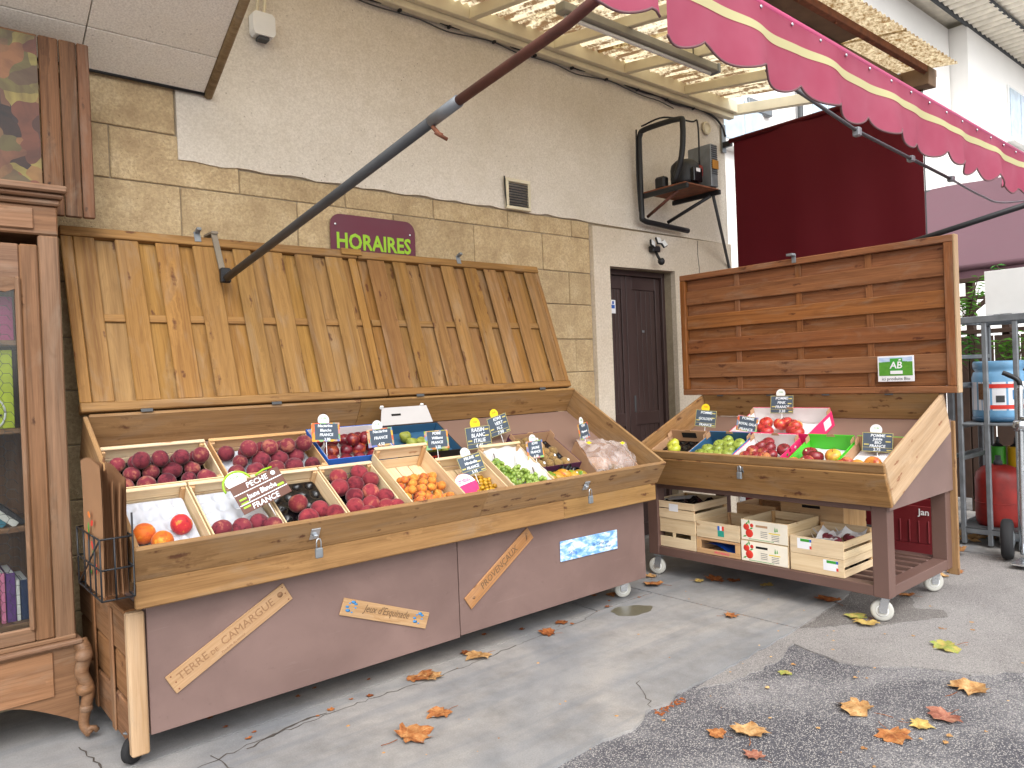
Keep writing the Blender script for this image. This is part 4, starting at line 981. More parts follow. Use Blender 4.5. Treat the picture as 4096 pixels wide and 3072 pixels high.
LR = frame((0, -1, 0), (0, 0, 1), (-1, 0, 0), (4.752, 3.525, 1.207))
rl = blk('lid_panel', (.46, .042, -.001), (.50, .868, .0095), M_lidRS, ss, .002, LR)
for a in (.93, 1.395): blk('batten', (a, .042, -.001), (a + .042, .868, .0095), M_lidRS, rl, .002, LR)
blk('top_rail', (0, .868, -.022), (1.905, .91, .034), M_lidRS, rl, .004, LR); blk('bottom_rail', (0, 0, -.022), (1.905, .0415, .034), M_lidRS, rl, .004, LR)
blk('stile', (0, .042, -.022), (.045, .8675, .034), M_lidRS, rl, .004, LR); blk('stile', (1.855, .042, -.022), (1.905, .8675, .034), M_lidRS, rl, .004, LR)
blk('lit_edge_strip', (1.9055, 0, -.022), (1.918, .91, .034), M_pale, rl, .003, LR)  # added strip; paler pine paints the light on the lid's end face
hs_ = .825 / 9
for k in range(9):
    z0 = .0425 + hs_ * k
    if k % 2: blk('slat', (.046, z0 - .006, .0098), (1.854, z0 + hs_ + .006, .019), M_lidRS, rl, .005, LR)
    else: blk('slat', (.046, z0 - .0 - (.004 if k else 0), -.02), (1.854, z0 + hs_ - .001, -.002), M_lidRS, rl, .004, LR)
blk('latch', (.925, .88, .0345), (.955, .935, .038), M_steel, rl, .001, LR); blk('latch_tongue', (.91, .925, .0385), (.955, .94, .08), M_steel, rl, .001, LR)
for x in (.3, .7, 1.1, 1.5): blk('hinge', (x, -.010, .03), (x + .05, -.001, .034), M_steelD, ss, .0005, LR)
blk('hasp', (.79, -.034, .06), (.83, -.0305, .10), M_chrome, ss, .001, RT)
padlock(T((3.93, 2.55, .80)) @ RZ(-90), 'steel padlock on the front of the small stall')

# ------------------------------------------------------------------ printed boards screwed to the stalls
def slat_sign(lab, c, ang, L, h, mat, name='wooden_sign', y=3.019):
    M0 = T((c[0], y, c[1])) @ FACE_Y @ RZ(ang)
    t_ = thing(name, lab, 'sign', M0)
    link('board', box_me(L, h, .007, .002), mat, M0 @ T((0, 0, .004)), t_)
    return t_, M0 @ T((0, 0, .0078))
t_, M0 = slat_sign('thin wooden board lettered TERRE DE CAMARGUE, slanting up on the stall base', (1.053, .412), 28.5, .54, .083, M_sign)
link('lettering', text_me('TERRE', .046, 0), M_ink, M0 @ T((-.172, .006, 0)), t_); link('lettering', text_me('DE', .026, 0), M_ink, M0 @ T((-.082, -.002, 0)), t_); link('lettering', text_me('CAMARGUE', .046, 0), M_ink, M0 @ T((.077, .006, 0)), t_)
link('emblem', lathe_me('embl', [(.012, 0), (.012, .0004)], 12), M_ink, M0 @ T((.235, .01, 0)), t_); link('lettering', text_me('Produits du terroir', .014), M_ink, M0 @ T((-.01, -.026, 0)), t_)
for x in (-.255, .255):
    for yy in (-.03, .0, .03): link('nail', lathe_me('nail', [(.003, 0), (.003, .001)], 8), M_rust, M0 @ T((x + U(-.006, .006), yy, 0)), t_)
t_, M0 = slat_sign("small pale wooden board lettered Jeux d'Esquinade with blue flourishes, on the stall base", (1.755, .335), -21, .475, .076, M_sign)
link('lettering', text_me("Jeux d'Esquinade", .046, .0004, .3), M_inkD, M0 @ T((.0, 0.008, 0)) @ Matrix.Diagonal((.80, 1, 1, 1)), t_)
for s in (-1, 1):
    for k in range(7):
        a = k * .8; link('flourish', lathe_me(('fl', k % 3), [(.004 + .002 * (k % 3), 0), (.003, .0005)], 8), M_skybox, M0 @ T((s * .185 + .032 * math.cos(a) * (.5 + .08 * k), .004 + .022 * math.sin(a), 0)) @ Matrix.Diagonal((1.6, .9, 1, 1)), t_)
t_, M0 = slat_sign('orange-brown wooden board with burnt lettering, steepest slant on the stall base', (2.437, .418), 33.5, .52, .075, wood('sign_slat_orange', '#b3845c', '#94683f', knots=.15, gs=1.3, var=.05))
link('lettering', text_me('PROVENÇAUX', .050, .0003, .1), M_inkD, M0 @ T((-.005, .004, 0)) @ Matrix.Diagonal((.88, 1, 1, 1)), t_)
link('rule', box_me(.42, .003, .0006, .0001), M_ink, M0 @ T((-.01, -.022, 0)), t_)
for k in range(4): link('olive_leaf', prism_me([(-.014, 0), (0, .005), (.014, 0), (0, -.005)], .0005), M_ink, M0 @ T((.215 + .006 * k, .004 + .009 * (k - 1.5), 0)) @ RZ(40 + 30 * k), t_)
link('olive', lathe_me('oliv', [(.009, 0), (.009, .0005)], 10), M_ink, M0 @ T((-.215, .0, 0)), t_)
def mk_sea():
    t = NT('sea_print'); v = t.obj(rnd=False); n = t.noise(t.n('VectorMath', {0: v, 1: (16, 34, 1)}, operation='MULTIPLY').outputs[0], 1.0, 5, .6, .6)
    c = t.ramp(n, [(.3, C('#3f79c4')), (.45, C('#7fb2ea')), (.58, C('#cfe2f4')), (.75, C('#f1efec'))]); t.bsdf(c, .35); return t.m
t_, M0 = slat_sign('pale blue and white printed board at the right end of the stall base', (3.105, .413), -1.0, .47, .113, mk_sea())
link('lettering', text_me('Salins', .03, 0, .2), M_blue, M0 @ T((-.14, -.018, 0)), t_); link('lettering', text_me('de Camargue', .026, 0, .2), M_navy, M0 @ T((.09, .0, 0)), t_); link('lettering', text_me('fleur de sel', .02, 0, .2), M_navy, M0 @ T((.13, -.026, 0)), t_)
# AB organic sign on the small stall's lid
MA = T((4.716, 1.952, 1.357)) @ FACE_X
ab = thing('organic_sign', 'small white and green sign reading AB ici produits Bio on the lid', 'sign', MA)
link('plate', box_me(.212, .155, .004, .001), M_whitep, MA, ab)
def mk_field():
    t = NT('field_print'); v = t.obj(rnd=False); y = t.n('SeparateXYZ', {0: v}).outputs[1]; n = t.noise(t.n('VectorMath', {0: v, 1: (25, 60, 1)}, operation='MULTIPLY').outputs[0], 1, 4)
    g = t.mix(n, C('#2f7a1e'), C('#6aa83a')); s = t.mix(n, C('#5d97d6'), C('#e8eef4'))
    t.bsdf(t.mix(t.math('GREATER_THAN', t.math('ADD', y, t.math('MULTIPLY', n, .01)), .034), g, s), .4); return t.m
link('field_picture', box_me(.196, .112, .001, .0003), mk_field(), MA @ T((0, .014, .0026)), ab)
link('logo_ground', box_me(.072, .078, .001, .0003), M_green, MA @ T((.005, .024, .0038)), ab)
link('logo_base', box_me(.072, .02, .001, .0003), M_whitep, MA @ T((.005, -.022, .0044)), ab)
link('lettering', text_me('AB', .058, .001, .1), M_whitep, MA @ T((.003, .02, .0048)), ab)
link('logo_leaf', prism_me([(-.010, -.002), (-.002, .005), (.010, .006), (.003, -.003)], .0006), M_whitep, MA @ T((.026, .052, .0046)), ab)
link('lettering', text_me('ici produits Bio', .027, 0), M_steelD, MA @ T((0, -.061, .0028)), ab)
# wire basket of paper bags on the left end of the long stall
bk = thing('wire_basket', 'black wire basket hung on the left end of the long stall', 'basket', (.64, 3.08, .69))
bx0, bx1, by0, by1, bz0, bz1 = .565, .668, 2.85, 3.22, .69, .90
ln = []
for z in (bz0, (bz0 + bz1) / 2, bz1): ln.append([(bx1, by0, z), (bx0, by0, z), (bx0, by1, z), (bx1, by1, z), (bx1, by0, z)])
for y in (by0, by0 + .085, by0 + .17, by0 + .255, by1): ln.append([(bx0, y, bz1), (bx0, y, bz0), (bx1, y, bz0), (bx1, y, bz1 + .08)])
ln.append([(bx0, by0, bz1), (bx0, by1, bz0)]); ln.append([(bx0 + .045, by0, bz0), (bx0 + .045, by0, bz1)])
wm = multi_tube('wires', ln, .0035, M_black, bk, 6)
M_bagL = M_bag
for i in range(6):
    x = .580 + .0148 * i; hgt = .42 + U(-.03, .04); wdt = .30 + U(-.02, .02); y0 = 2.865 + U(-.008, .03)
    t_ = thing('paper_bag', ['brown printed paper bag, outermost in the wire basket', 'second brown paper bag from the outside of the wire basket', 'third brown paper bag from the outside of the wire basket', 'fourth brown paper bag from the outside of the wire basket', 'fifth brown paper bag, taller, in the wire basket', 'innermost brown paper bag in the basket, against the stall'][i], 'bag', (x, y0, bz0))
    def fb_(u, v, sgn=1, i=i): return (sgn * (.002 + .004 * math.sin(math.pi * u) * (1 - v * .5)) + .006 * math.sin(v * 3 + i) * v, wdt * u, hgt * v + (.006 * ((int(u * 24)) % 2) if v == 1 else 0) + .02 * math.sin(u * 3 + i) * v)
    link('front_sheet', grid_me(24, 6, lambda u, v: fb_(u, v, -1)), M_bag, T((x, y0, bz0 + .006)), t_)
    link('back_sheet', grid_me(24, 6, lambda u, v: fb_(u, v, 1)), M_bag, T((x, y0, bz0 + .006)), t_)
    if i == 0:
        for k in range(9):
            pm = [M_green, M_red, plain('orange_print', '#d9762a', .6)][k % 3]
            o = link('printed_leaf', prism_me([(-.02, 0), (-.006, .011), (.014, .009), (.024, 0), (.01, -.010), (-.008, -.009)], .0006), pm, T((x - .0115, y0 + .05 + U(0, .15), bz0 + .07 + .026 * k)) @ FACE_X @ RZ(U(0, 180)), t_)
# ------------------------------------------------------------------ fruit
def fruit_mat(name, a, b, c, rough=.45, sheen=0.0, spec=.4, sc=1.25, spk=0.0):
    """a dominant skin, b second, c blush; blend follows a broad skin noise and each fruit's own random"""
    t = NT(name); v = t.obj(); r = t.n('ObjectInfo').outputs['Random']
    n = t.noise(v, sc, 3, .5, .4); f = t.noise(v, 9, 3)
    k = t.math('ADD', t.math('ADD', n, t.math('MULTIPLY', t.math('SUBTRACT', t.noise(v, 5.0, 4, .6), .5), .35)), t.math('MULTIPLY', t.math('SUBTRACT', r, .5), .28))
    col = t.ramp(t.rng(k, .28, .74), [(0, C(b)), (.42, C(a)), (.68, C(a)), (1, C(c))])
    if spk: col = t.mix(t.rng(t.voro(v, 14), .08, .2, spk, 0), col, C('#e8d08a'))
    col = t.n('HueSaturation', {'Color': col, 'Value': t.rng(t.math('FRACT', t.math('MULTIPLY', r, 13.7)), 0, 1, .78, 1.12)}).outputs[0]
    b_ = t.bsdf(col, rough, t.bump(f, .05, .001), Specular_IOR_Level=spec)
    if sheen: b_.inputs['Sheen Weight'].default_value = sheen; b_.inputs['Sheen Roughness'].default_value = .4
    return t.m
F_peach = fruit_mat('peach_skin', '#76303a', '#4c1f2a', '#9c6050', .85, .2, .15)
F_peachw = fruit_mat('peach_skin_bright', '#8a343c', '#63242e', '#a8604e', .85, .2, .15)
F_plumred = fruit_mat('nectarine_skin', '#6f1c28', '#46101c', '#b05230', .3, 0, .5)
F_orange = fruit_mat('peach_orange_skin', '#cf6a22', '#b23a2a', '#e2a13a', .6, .2, .3)
F_apricot = fruit_mat('apricot_skin', '#cf8332', '#b8503c', '#cfa348', .65, .2, .3, 1.3)
F_mirab = fruit_mat('mirabelle_skin', '#b98a1c', '#94661a', '#d6b040', .4, 0, .4, 1.3)
F_grape = fruit_mat('grape_skin', '#86a040', '#688434', '#a4ba62', .3, 0, .5, 30)
F_mango = fruit_mat('mango_skin', '#b9892c', '#5f8a2a', '#c2502c', .35, 0, .4, .9, .2)
F_kiwi = fruit_mat('kiwi_skin', '#8a6e44', '#6f5836', '#a08654', .9, .2, .2, 3, .3)
F_pear = fruit_mat('pear_skin', '#9aa03c', '#7f8a34', '#b0a050', .5, 0, .4, 1, .3)
F_gapple = fruit_mat('green_apple_skin', '#8a9a40', '#738634', '#a0ac52', .3, 0, .5, .9, .25)
F_yapple = fruit_mat('yellow_apple_skin', '#b3b83c', '#9ca836', '#c2c055', .3, 0, .5, .9, .25)
F_rapple = fruit_mat('red_apple_skin', '#8f2c34', '#641a24', '#b8784a', .25, 0, .5, .9, .25)
F_papple = fruit_mat('pink_apple_skin', '#c23a34', '#a02a30', '#e09a48', .3, 0, .5, .9, .25)
F_japple = fruit_mat('golden_red_apple_skin', '#d08a3a', '#b02a30', '#dcb548', .3, 0, .5, .9, .25)

def fruit_me(kind):
    if ('f', kind) in _cache: return _cache['f', kind]
    nu, nv = (18, 12) if kind not in ('mirab', 'berry') else (10, 7)
    vs = []; fs = []
    for j in range(nv + 1):
        th = math.pi * j / nv
        for i in range(nu):
            ph = 2 * math.pi * i / nu; r = 1.0; x, y, z = math.sin(th) * math.cos(ph), math.sin(th) * math.sin(ph), math.cos(th)
            if kind in ('peach', 'mirab'):
                d = min(ph, 2 * math.pi - ph); r -= .07 * math.exp(-(d / .28) ** 2) * math.sin(th) ** .5
                z *= .95; z -= .16 * math.exp(-(th / .35) ** 2)
            elif kind == 'apple':
                z *= .9; z -= .26 * math.exp(-(th / .42) ** 2); z += .16 * math.exp(-((math.pi - th) / .35) ** 2); r *= 1 + .05 * math.cos(th)
            elif kind == 'kiwi': x *= .78; y *= .78
            elif kind == 'mango': x *= .74; y *= .66; x += .10 * math.cos(th * 1.2)
            elif kind == 'pear':
                r *= 1.0 - .42 * max(0, math.cos(th)) ** .9 if th < math.pi / 2 else 1.0; z = z * 1.25 if z > 0 else z * .9
            vs.append((x * r, y * r, z))
    for j in range(nv):
        for i in range(nu):
            i2 = (i + 1) % nu; fs.append([j * nu + i, (j + 1) * nu + i, (j + 1) * nu + i2, j * nu + i2])
    me = pydata(kind, vs, fs, True); _cache['f', kind] = me; return me
STEM = None
def fruit(name, kind, mat, Mc, p, r, label, cat, group=None, up=None, lying=False, stem=False, sticker=None, rt=None):
    rot = RZ(U(0, 360)) @ RX(U(-35, 35)) if not lying else RZ(U(-25, 25)) @ RX(U(80, 100)) @ RZ(U(0, 360))
    if rt is not None: rot = rt
    M0 = Mc @ T(p) @ rot @ Matrix.Diagonal((r * U(.93, 1.06), r * U(.93, 1.06), r * U(.9, 1.04), 1))
    o = tag(link(name, fruit_me(kind), mat, M0), label, cat, group)
    if stem:
        vs, fs = tube_me([(0, 0, .62), (.03, .02, .85), (.1, .05, 1.02)], .035, 6)
        if 'stem' not in _cache: _cache['stem'] = pydata('stem', vs, fs, True)
        link('stem', _cache['stem'], M_fence, M0, o)
    if sticker:
        Ms = Mc @ T(p) @ RX(sticker[1]) @ RY(sticker[2]) @ T((0, 0, r * (.92 if kind != 'mango' else .68)))
        link('fruit_sticker', lathe_me('stick', [(.0085, 0), (.008, .0012), (.002, .002)], 12), sticker[0], Ms, o)
    return o

def heap(Mc, w, l, z0, r, name, kind, mat, label, cat, group, jit=.12, skip=0.0, second=0.0, ylo=0.0, lying=False, stem=False, dome=0.0):
    pts = []; nx = max(1, int((w - 2 * r) / (2 * r * .98)) + 1); ny = max(1, int((l - 2 * r) / (2 * r * .9)) + 1)
    for j in range(ny):
        for i in range(nx - (j % 2)):
            x = -w / 2 + r + (w - 2 * r) * ((i + (.5 if j % 2 else 0)) / max(1, nx - 1)); y = -l / 2 + r + (l - 2 * r) * j / max(1, ny - 1)
            if y < -l / 2 + ylo * l or random.random() < skip: continue
            pts.append((x + U(-jit, jit) * r, y + U(-jit, jit) * r, z0 + r))
    top = []
    for (x, y, z) in pts:
        if random.random() < second and abs(x) < w / 2 - 1.6 * r and abs(y) < l / 2 - 1.6 * r: top.append((x + r * .95, y + r * .55, z + r * 1.35))
    out = []
    for p in pts + top: out.append(fruit(name, kind, mat, Mc, p, r * U(.86, 1.07), label, cat, group, lying=lying, stem=stem))
    return out

M_liner = plain('pulp_liner', '#bcc0c8', .85, var=.06, vs=8)
# ------------------------------------------------------------------ containers
def crate(label, Mc, w_, l, h, mat=None, end_h=None, slatted=False, group=None, name='wooden_crate', lip=True, post=True, fz=0.0, slots=None):
    mat = mat or M_poplar; end_h = end_h or h
    t_ = thing(name, label, 'crate', Mc, group); t = .006
    n = 4; sw = (w_ - .012) / n
    for k in range(n): blk('floor_slat', (-w_ / 2 + .006 + sw * k + .002, -l / 2 + .008, fz + .001), (-w_ / 2 + .006 + sw * (k + 1) - .002, l / 2 - .008, fz + .005), mat, t_, .001, Mc)
    for s in (-1, 1):
        xa, xb = (s * w_ / 2 - t, s * w_ / 2) if s > 0 else (s * w_ / 2, s * w_ / 2 + t)
        if slatted:
            blk('side_slat', (xa, -l / 2 + .0065, .0), (xb, l / 2 - .0065, h * .42), mat, t_, .001, Mc); blk('side_slat', (xa, -l / 2 + .0065, h * .58), (xb, l / 2 - .0065, h), mat, t_, .001, Mc)
        else: blk('side_slat', (xa, -l / 2 + .0065, .0), (xb, l / 2 - .0065, h), mat, t_, .001, Mc)
        ya, yb = (s * l / 2 - t, s * l / 2) if s > 0 else (s * l / 2, s * l / 2 + t)
        hh = end_h if s > 0 else h
        if s < 0 and slots:
            z_a, z_b, cuts = slots; blk('end_board', (-w_ / 2, ya, 0), (w_ / 2, yb, z_a), mat, t_, .001, Mc); blk('end_board', (-w_ / 2, ya, z_b), (w_ / 2, yb, hh), mat, t_, .001, Mc)
            for c0, c1 in cuts: blk('end_bar', (c0, ya + .0003, z_a + .0005), (c1, yb - .0003, z_b - .0005), mat, t_, .001, Mc)
        elif hh > .11: blk('end_board', (-w_ / 2, ya, 0), (w_ / 2, yb, hh * .55), mat, t_, .001, Mc); blk('end_board', (-w_ / 2, ya, hh * .6), (w_ / 2, yb, hh), mat, t_, .001, Mc)
        else: blk('end_board', (-w_ / 2, ya, 0), (w_ / 2, yb, hh), mat, t_, .001, Mc)
        if lip and s > 0: blk('top_rail', (-w_ / 2, ya - .010, hh + .0005), (w_ / 2, yb + .004, hh + .009), mat, t_, .002, Mc)
        if post:
            for s2 in (-1, 1):
                px = s2 * (w_ / 2 - t - .0095); py = s * (l / 2 - t - .0095)
                blk('corner_post', (px - .009, py - .009, .0055), (px + .009, py + .009, hh - .002), M_poplar2, t_, .002, Mc)
    return t_
def cup_liner(name, label, Mc, w_, l, z0, mat, nx, ny, dep=.014, cat='liner'):
    ax, ay = w_ / nx, l / ny
    def f(u, v):
        x, y = (u - .5) * w_, (v - .5) * l
        cx = (u * nx) % 1 - .5; cy = (v * ny) % 1 - .5; d = math.hypot(cx, cy)
        return (x, y, dep * (.5 - .5 * math.cos(min(1, d / .5) * math.pi)) + .002 * math.sin(x * 60) * math.cos(y * 47) - (.006 if u in (0, 1) or v in (0, 1) else 0))
    return tag(link(name, grid_me(nx * 7, ny * 7, f), mat, Mc @ T((0, 0, z0))), label, cat)
def carton(label, Mc, w_, l, h, out, inn, name='cardboard_box', tabs=True, tab=M_kraft, group=None, fh=None, fz=0.0):
    t_ = thing(name, label, 'box', Mc, group); t = .0035
    blk('floor', (-w_ / 2 + .007, -l / 2 + .007, fz + .0005), (w_ / 2 - .007, l / 2 - .007, fz + .003), inn, t_, .0005, Mc)
    fh = fh or h
    for s in (-1, 1):
        xa, xb = (w_ / 2 - t, w_ / 2) if s > 0 else (-w_ / 2, -w_ / 2 + t)
        blk('side_wall', (xa, -l / 2, 0), (xb, l / 2, fh), out, t_, .0005, Mc)
        blk('side_lining', (xa - .0025 if s > 0 else xb + .0005, -l / 2 + .005, .0035), (xa - .0005 if s > 0 else xb + .0025, l / 2 - .005, fh - .002), inn, t_, .0005, Mc)
        ya, yb = (l / 2 - t, l / 2) if s > 0 else (-l / 2, -l / 2 + t); hh = h if s > 0 else fh
        blk('end_wall', (-w_ / 2 + t + .0005, ya, 0), (w_ / 2 - t - .0005, yb, hh), out, t_, .0005, Mc)
        blk('end_lining', (-w_ / 2 + .008, ya - .0025 if s > 0 else yb + .0005, .0035), (w_ / 2 - .008, ya - .0005 if s > 0 else yb + .0025, hh - .002), inn, t_, .0005, Mc)
        if tabs and s > 0:
            for s2 in (-1, 1):
                M1 = Mc @ T((s2 * (w_ / 2 - .008), s * (l / 2 - .006), fh - .01)) @ frame((0, -s, 0), (0, 0, 1), (1, 0, 0), (0, 0, 0))
                link('corner_tab', prism_me([(-.0, 0), (.055, 0), (.045, .03), (.0, .036)], .003), tab, M1, t_)
            link('grip_tab', prism_me([(-.028, 0), (.028, 0), (.02, .016), (-.02, .016)], .003), tab, Mc @ T((0, s * (l / 2 - .004), hh - .012)) @ frame((1, 0, 0), (0, 0, 1), (0, -1, 0), (0, 0, 0)), t_)
    return t_

def L_(x0, x1, t0, t1): return LT @ T(((x0 + x1) / 2, (t0 + t1) / 2, .0012)), x1 - x0, t1 - t0
G1 = 'front row crates on the long stall'
# front row
Mc, w_, l = L_(.706, .968, .012, .385); crate('pale crate with white liner and three loose peaches, leftmost of the front row', Mc, w_, l, .112, fz=0.033)
cup_liner('cup_liner', 'white cup liner under three peaches in the leftmost front crate', Mc, w_ - .03, l - .03, .040, M_liner, 4, 5, .024)
for p, m, q in (((-.085, -.055, .091), F_orange, 'orange peach farther back at the left of the leftmost front crate'), ((-.035, -.115, .091), F_orange, 'orange peach nearest the front board in the leftmost front crate')): fruit('peach', 'peach', m, Mc, p, .042, q, 'peach', 'orange peaches in the leftmost crate')
fruit('peach', 'peach', fruit_mat('peach_red_yellow', '#b02a30', '#7a1a2a', '#d89a3a', .6, .2, .3), Mc, (.055, -.035, .091), .042, 'red and yellow peach lying alone on the white liner, leftmost front crate', 'peach', rt=RX(60) @ RZ(40))
Mc, w_, l = L_(.976, 1.26, .012, .385); crate('pale crate with white liner and a few dark red peaches, second of the front row', Mc, w_, l, .112, fz=0.033)
cup_liner('cup_liner', 'white cup liner behind a few dark red peaches in the second front crate', Mc, w_ - .03, l - .03, .040, M_liner, 4, 5, .024)
for i_, (x, y) in enumerate(((-.092, -.10), (-.016, -.108), (.06, -.095), (.108, -.13))): fruit('peach', 'peach', F_peach, Mc, (x, y, .090), .040, ('leftmost', 'second from left', 'third from left', 'rightmost')[i_] + ' of four dark red peaches in the second front crate', 'peach', 'dark red peaches on the white liner')
tag(link('tissue_sheet', grid_me(10, 8, lambda u, v: (.14 * (u - .5), .12 * (v - .5), .012 * math.sin(u * 7) * math.cos(v * 5) + .02 * u)), M_tissue, Mc @ T((.05, .0, .045)) @ RY(-8)), 'folded white tissue sheet in the second front crate', 'tissue')
Mc, w_, l = L_(1.268, 1.548, .012, .385); crate('pale crate with glossy black liner and four peaches, third of the front row', Mc, w_, l, .112, fz=0.033)
cup_liner('cup_liner', 'glossy black cup liner in the third front crate', Mc, w_ - .03, l - .03, .040, M_blackpl, 4, 5, .02)
for i_, (x, y) in enumerate(((-.03, -.015), (.045, -.075), (-.025, -.12), (.098, -.115))): fruit('peach', 'peach', F_peachw, Mc, (x, y, .093), .042, 'bright red peach on the black liner, third front crate, ' + ('farthest back', 'in the middle', 'front left', 'front right')[i_], 'peach', 'peaches on the black liner')
Mc, w_, l = L_(1.556, 1.830, .012, .385); crate('pale crate full of red peaches, fourth of the front row', Mc, w_, l, .112, fz=0.033)
cup_liner('cup_liner', 'black cup liner under the red peaches of the fourth front crate', Mc, w_ - .03, l - .03, .040, M_blackpl, 4, 5)
for x, y in ((-.06, .125), (.06, .14), (-.09, .05), (-.005, .055), (.085, .075), (-.05, -.025), (.04, -.015), (-.085, -.1), (.095, -.06), (.0, -.095), (.06, -.135), (-.045, -.155), (.105, -.15)):
    fruit('peach', 'peach', F_peachw, Mc, (x * .98, y, .092 + U(0, .006)), .0425, 'red peach among many in the fourth front crate', 'peach', 'peaches in the fourth front crate')
Mc, w_, l = L_(1.862, 2.166, .012, .43); crate('deep pale crate of apricots in the middle of the front row', Mc, w_, l, .13, end_h=.155, fz=0.028)
heap(Mc @ T((0, -.07, 0)), w_ - .03, l * .72, .034, .0235, 'apricot', 'peach', F_apricot, 'orange apricot heaped in the deep front crate', 'apricot', 'apricots in the deep crate', second=.9)
Mc, w_, l = L_(2.176, 2.452, .012, .335); crate('pale crate of small yellow mirabelle plums under a slate price tag', Mc, w_, l, .118, fz=0.039)
heap(Mc @ T((.035, -.05, 0)), w_ * .7, l * .66, .045, .013, 'mirabelle_plum', 'mirab', F_mirab, 'small yellow mirabelle plum in the crate with the pink round leaflet', 'plum', 'mirabelle plums', second=.8)
lf = thing('round_leaflet', 'pink and white round leaflet lying in the mirabelle crate', 'leaflet', Mc @ T((-.06, -.06, .06)))
M1 = Mc @ T((-.065, -.05, .095)) @ RX(25) @ RZ(12)
link('card', lathe_me('leaflet', [(.07, 0), (.07, .0012)], 28, False), M_pink, M1, lf)
link('white_half', prism_me([(.068 * math.cos(rad(a)), .068 * math.sin(rad(a))) for a in range(10, 171, 10)], .0008), M_whitep, M1 @ T((0, 0, .0014)), lf)
link('lettering', text_me('MIRABELLES\nDE LORRAINE', .0135, .0003), M_pink, M1 @ T((0, .03, .0024)), lf)
Mc, w_, l = L_(2.492, 2.782, .012, .385); crate('pale crate lined with white paper holding green grapes', Mc, w_, l, .118, end_h=.13, fz=0.034)
def wrap(label, Mc, w_, l, h, z0, amp=.02):
    def f(u, v):
        x, y = (u - .5) * w_, (v - .5) * l; e = max(abs(u - .5), abs(v - .5)) * 2
        return (x * (1 + .05 * e), y * (1 + .02 * e), z0 + h * max(0, (e - .72) / .28) ** 1.3 + amp * .5 * math.sin(u * 17 + v * 9) * e + amp * .3 * math.sin(v * 31 - u * 7) * e)
    return tag(link('paper_wrap', grid_me(26, 26, f, True), M_tissue, Mc), label, 'paper')
wrap('white crumpled paper lining around the green grapes', Mc, w_ - .02, l - .03, .075, .042, .012)
def bunch(Mc, p, L, n, lab):
    VS = []; FS = []; b = fruit_me('berry'); bv = [v.co.copy() for v in b.vertices]; bf = [list(q.vertices) for q in b.polygons]; t_ = thing('grape_bunch', lab, 'grapes', Mc @ T(p))
    for i in range(n):
        y = U(-1, 1) * L / 2; rr = .042 * (1 - abs(y) / L * .9); a = U(0, 2 * math.pi); c_ = V((rr * math.cos(a) * U(.3, 1), y, max(-.004, rr * math.sin(a) * U(.2, 1)) + .014)); s = U(.0105, .0135); k = len(VS)
        VS += [v * s + c_ for v in bv]; FS += [[q + k for q in f] for f in bf]
    o = link('berries', pydata('berries', VS, FS, True), F_grape, Mc @ T(p), t_); o['kind'] = 'stuff'
    tube_v, tube_f = tube_me([(0, L / 2, .03), (.004, L / 2 + .03, .045)], .003, 6); link('stalk', pydata('stalk', tube_v, tube_f, True), M_fence, Mc @ T(p), t_)
bunch(Mc, (-.06, .01, .055), .22, 110, 'green grape bunch at the left of the paper-lined crate'); bunch(Mc, (.035, -.06, .055), .19, 90, 'green grape bunch at the front of the paper-lined crate'); bunch(Mc, (.10, -.10, .055), .12, 45, 'small green grape bunch at the right of the paper-lined crate')
fp = tag(link('paper_flap', grid_me(6, 10, lambda u, v: (.05 * (u - .5) * (1 - v * .8), .02 * math.sin(v * 4), .15 * v), False), M_tissue, Mc @ T((.05, -.02, .03)) @ RX(-35) @ RY(-20)), 'peaked fold of white paper standing up between the grapes', 'paper')
# mangoes, kiwis
Mc, w_, l = L_(2.79, 3.085, .01, .165); carton('black shallow box of mangoes at the front right of the long stall', Mc, w_, l, .075, M_black, M_blackpl, tabs=False, fz=0.03)
for x, y, k in ((-.11, .03, 0), (-.06, .02, 1), (.0, .035, 2), (.055, .015, 3), (.11, .005, 4), (-.085, -.045, 5), (-.03, -.05, 6), (.03, -.045, 7)):
    fruit('mango', 'mango', F_mango, Mc, (x, y, .068), .050, 'green and orange mango with white sticker in the black box', 'mango', 'mangoes in the black box', rt=RZ(U(-20, 20)) @ RX(75), sticker=(M_white, 25, U(-20, 20)))
tag(link('black_pouch', grid_me(8, 8, lambda u, v: (.09 * (u - .5), .05 * (v - .5), .03 + .02 * math.sin(u * 9) * math.sin(v * 7))), M_blackpl, Mc @ T((.06, .07, .05))), 'crumpled black plastic at the back of the mango box', 'plastic')
Mc, w_, l = L_(2.80, 3.13, .185, .50); carton('brown kiwi box with purple rim at the right of the long stall', Mc, w_, l, .105, plain('purple_box', '#4a1f3c', .6, var=.2, vs=20), M_kraft, fh=.09, fz=0.024)
cup_liner('cup_liner', 'black cup liner under the kiwis in the brown box', Mc, w_ - .03, l - .03, .03, M_blackpl, 5, 6)
for i in range(4):
    for j in range(5):
        if (i, j) in ((3, 4), (3, 3), (3, 1)): continue
        fruit('kiwi', 'kiwi', F_kiwi, Mc, (-.115 + .062 * i + U(-.004, .004), -.115 + .056 * j, .072), .036, 'brown kiwi in the purple-rimmed box', 'kiwi', 'kiwis in the brown box', rt=RZ(U(-20, 20)) @ RX(80), sticker=((M_white, 30, 0) if (i + j) % 3 == 0 else None))
Mc, w_, l = L_(3.16, 3.56, .03, .33); Mc = Mc @ RZ(-14); w_, l = .34, .30; carton('brown box of kiwis under a clear plastic bag at the right end', Mc, w_, l, .10, M_kraft, M_kraft)
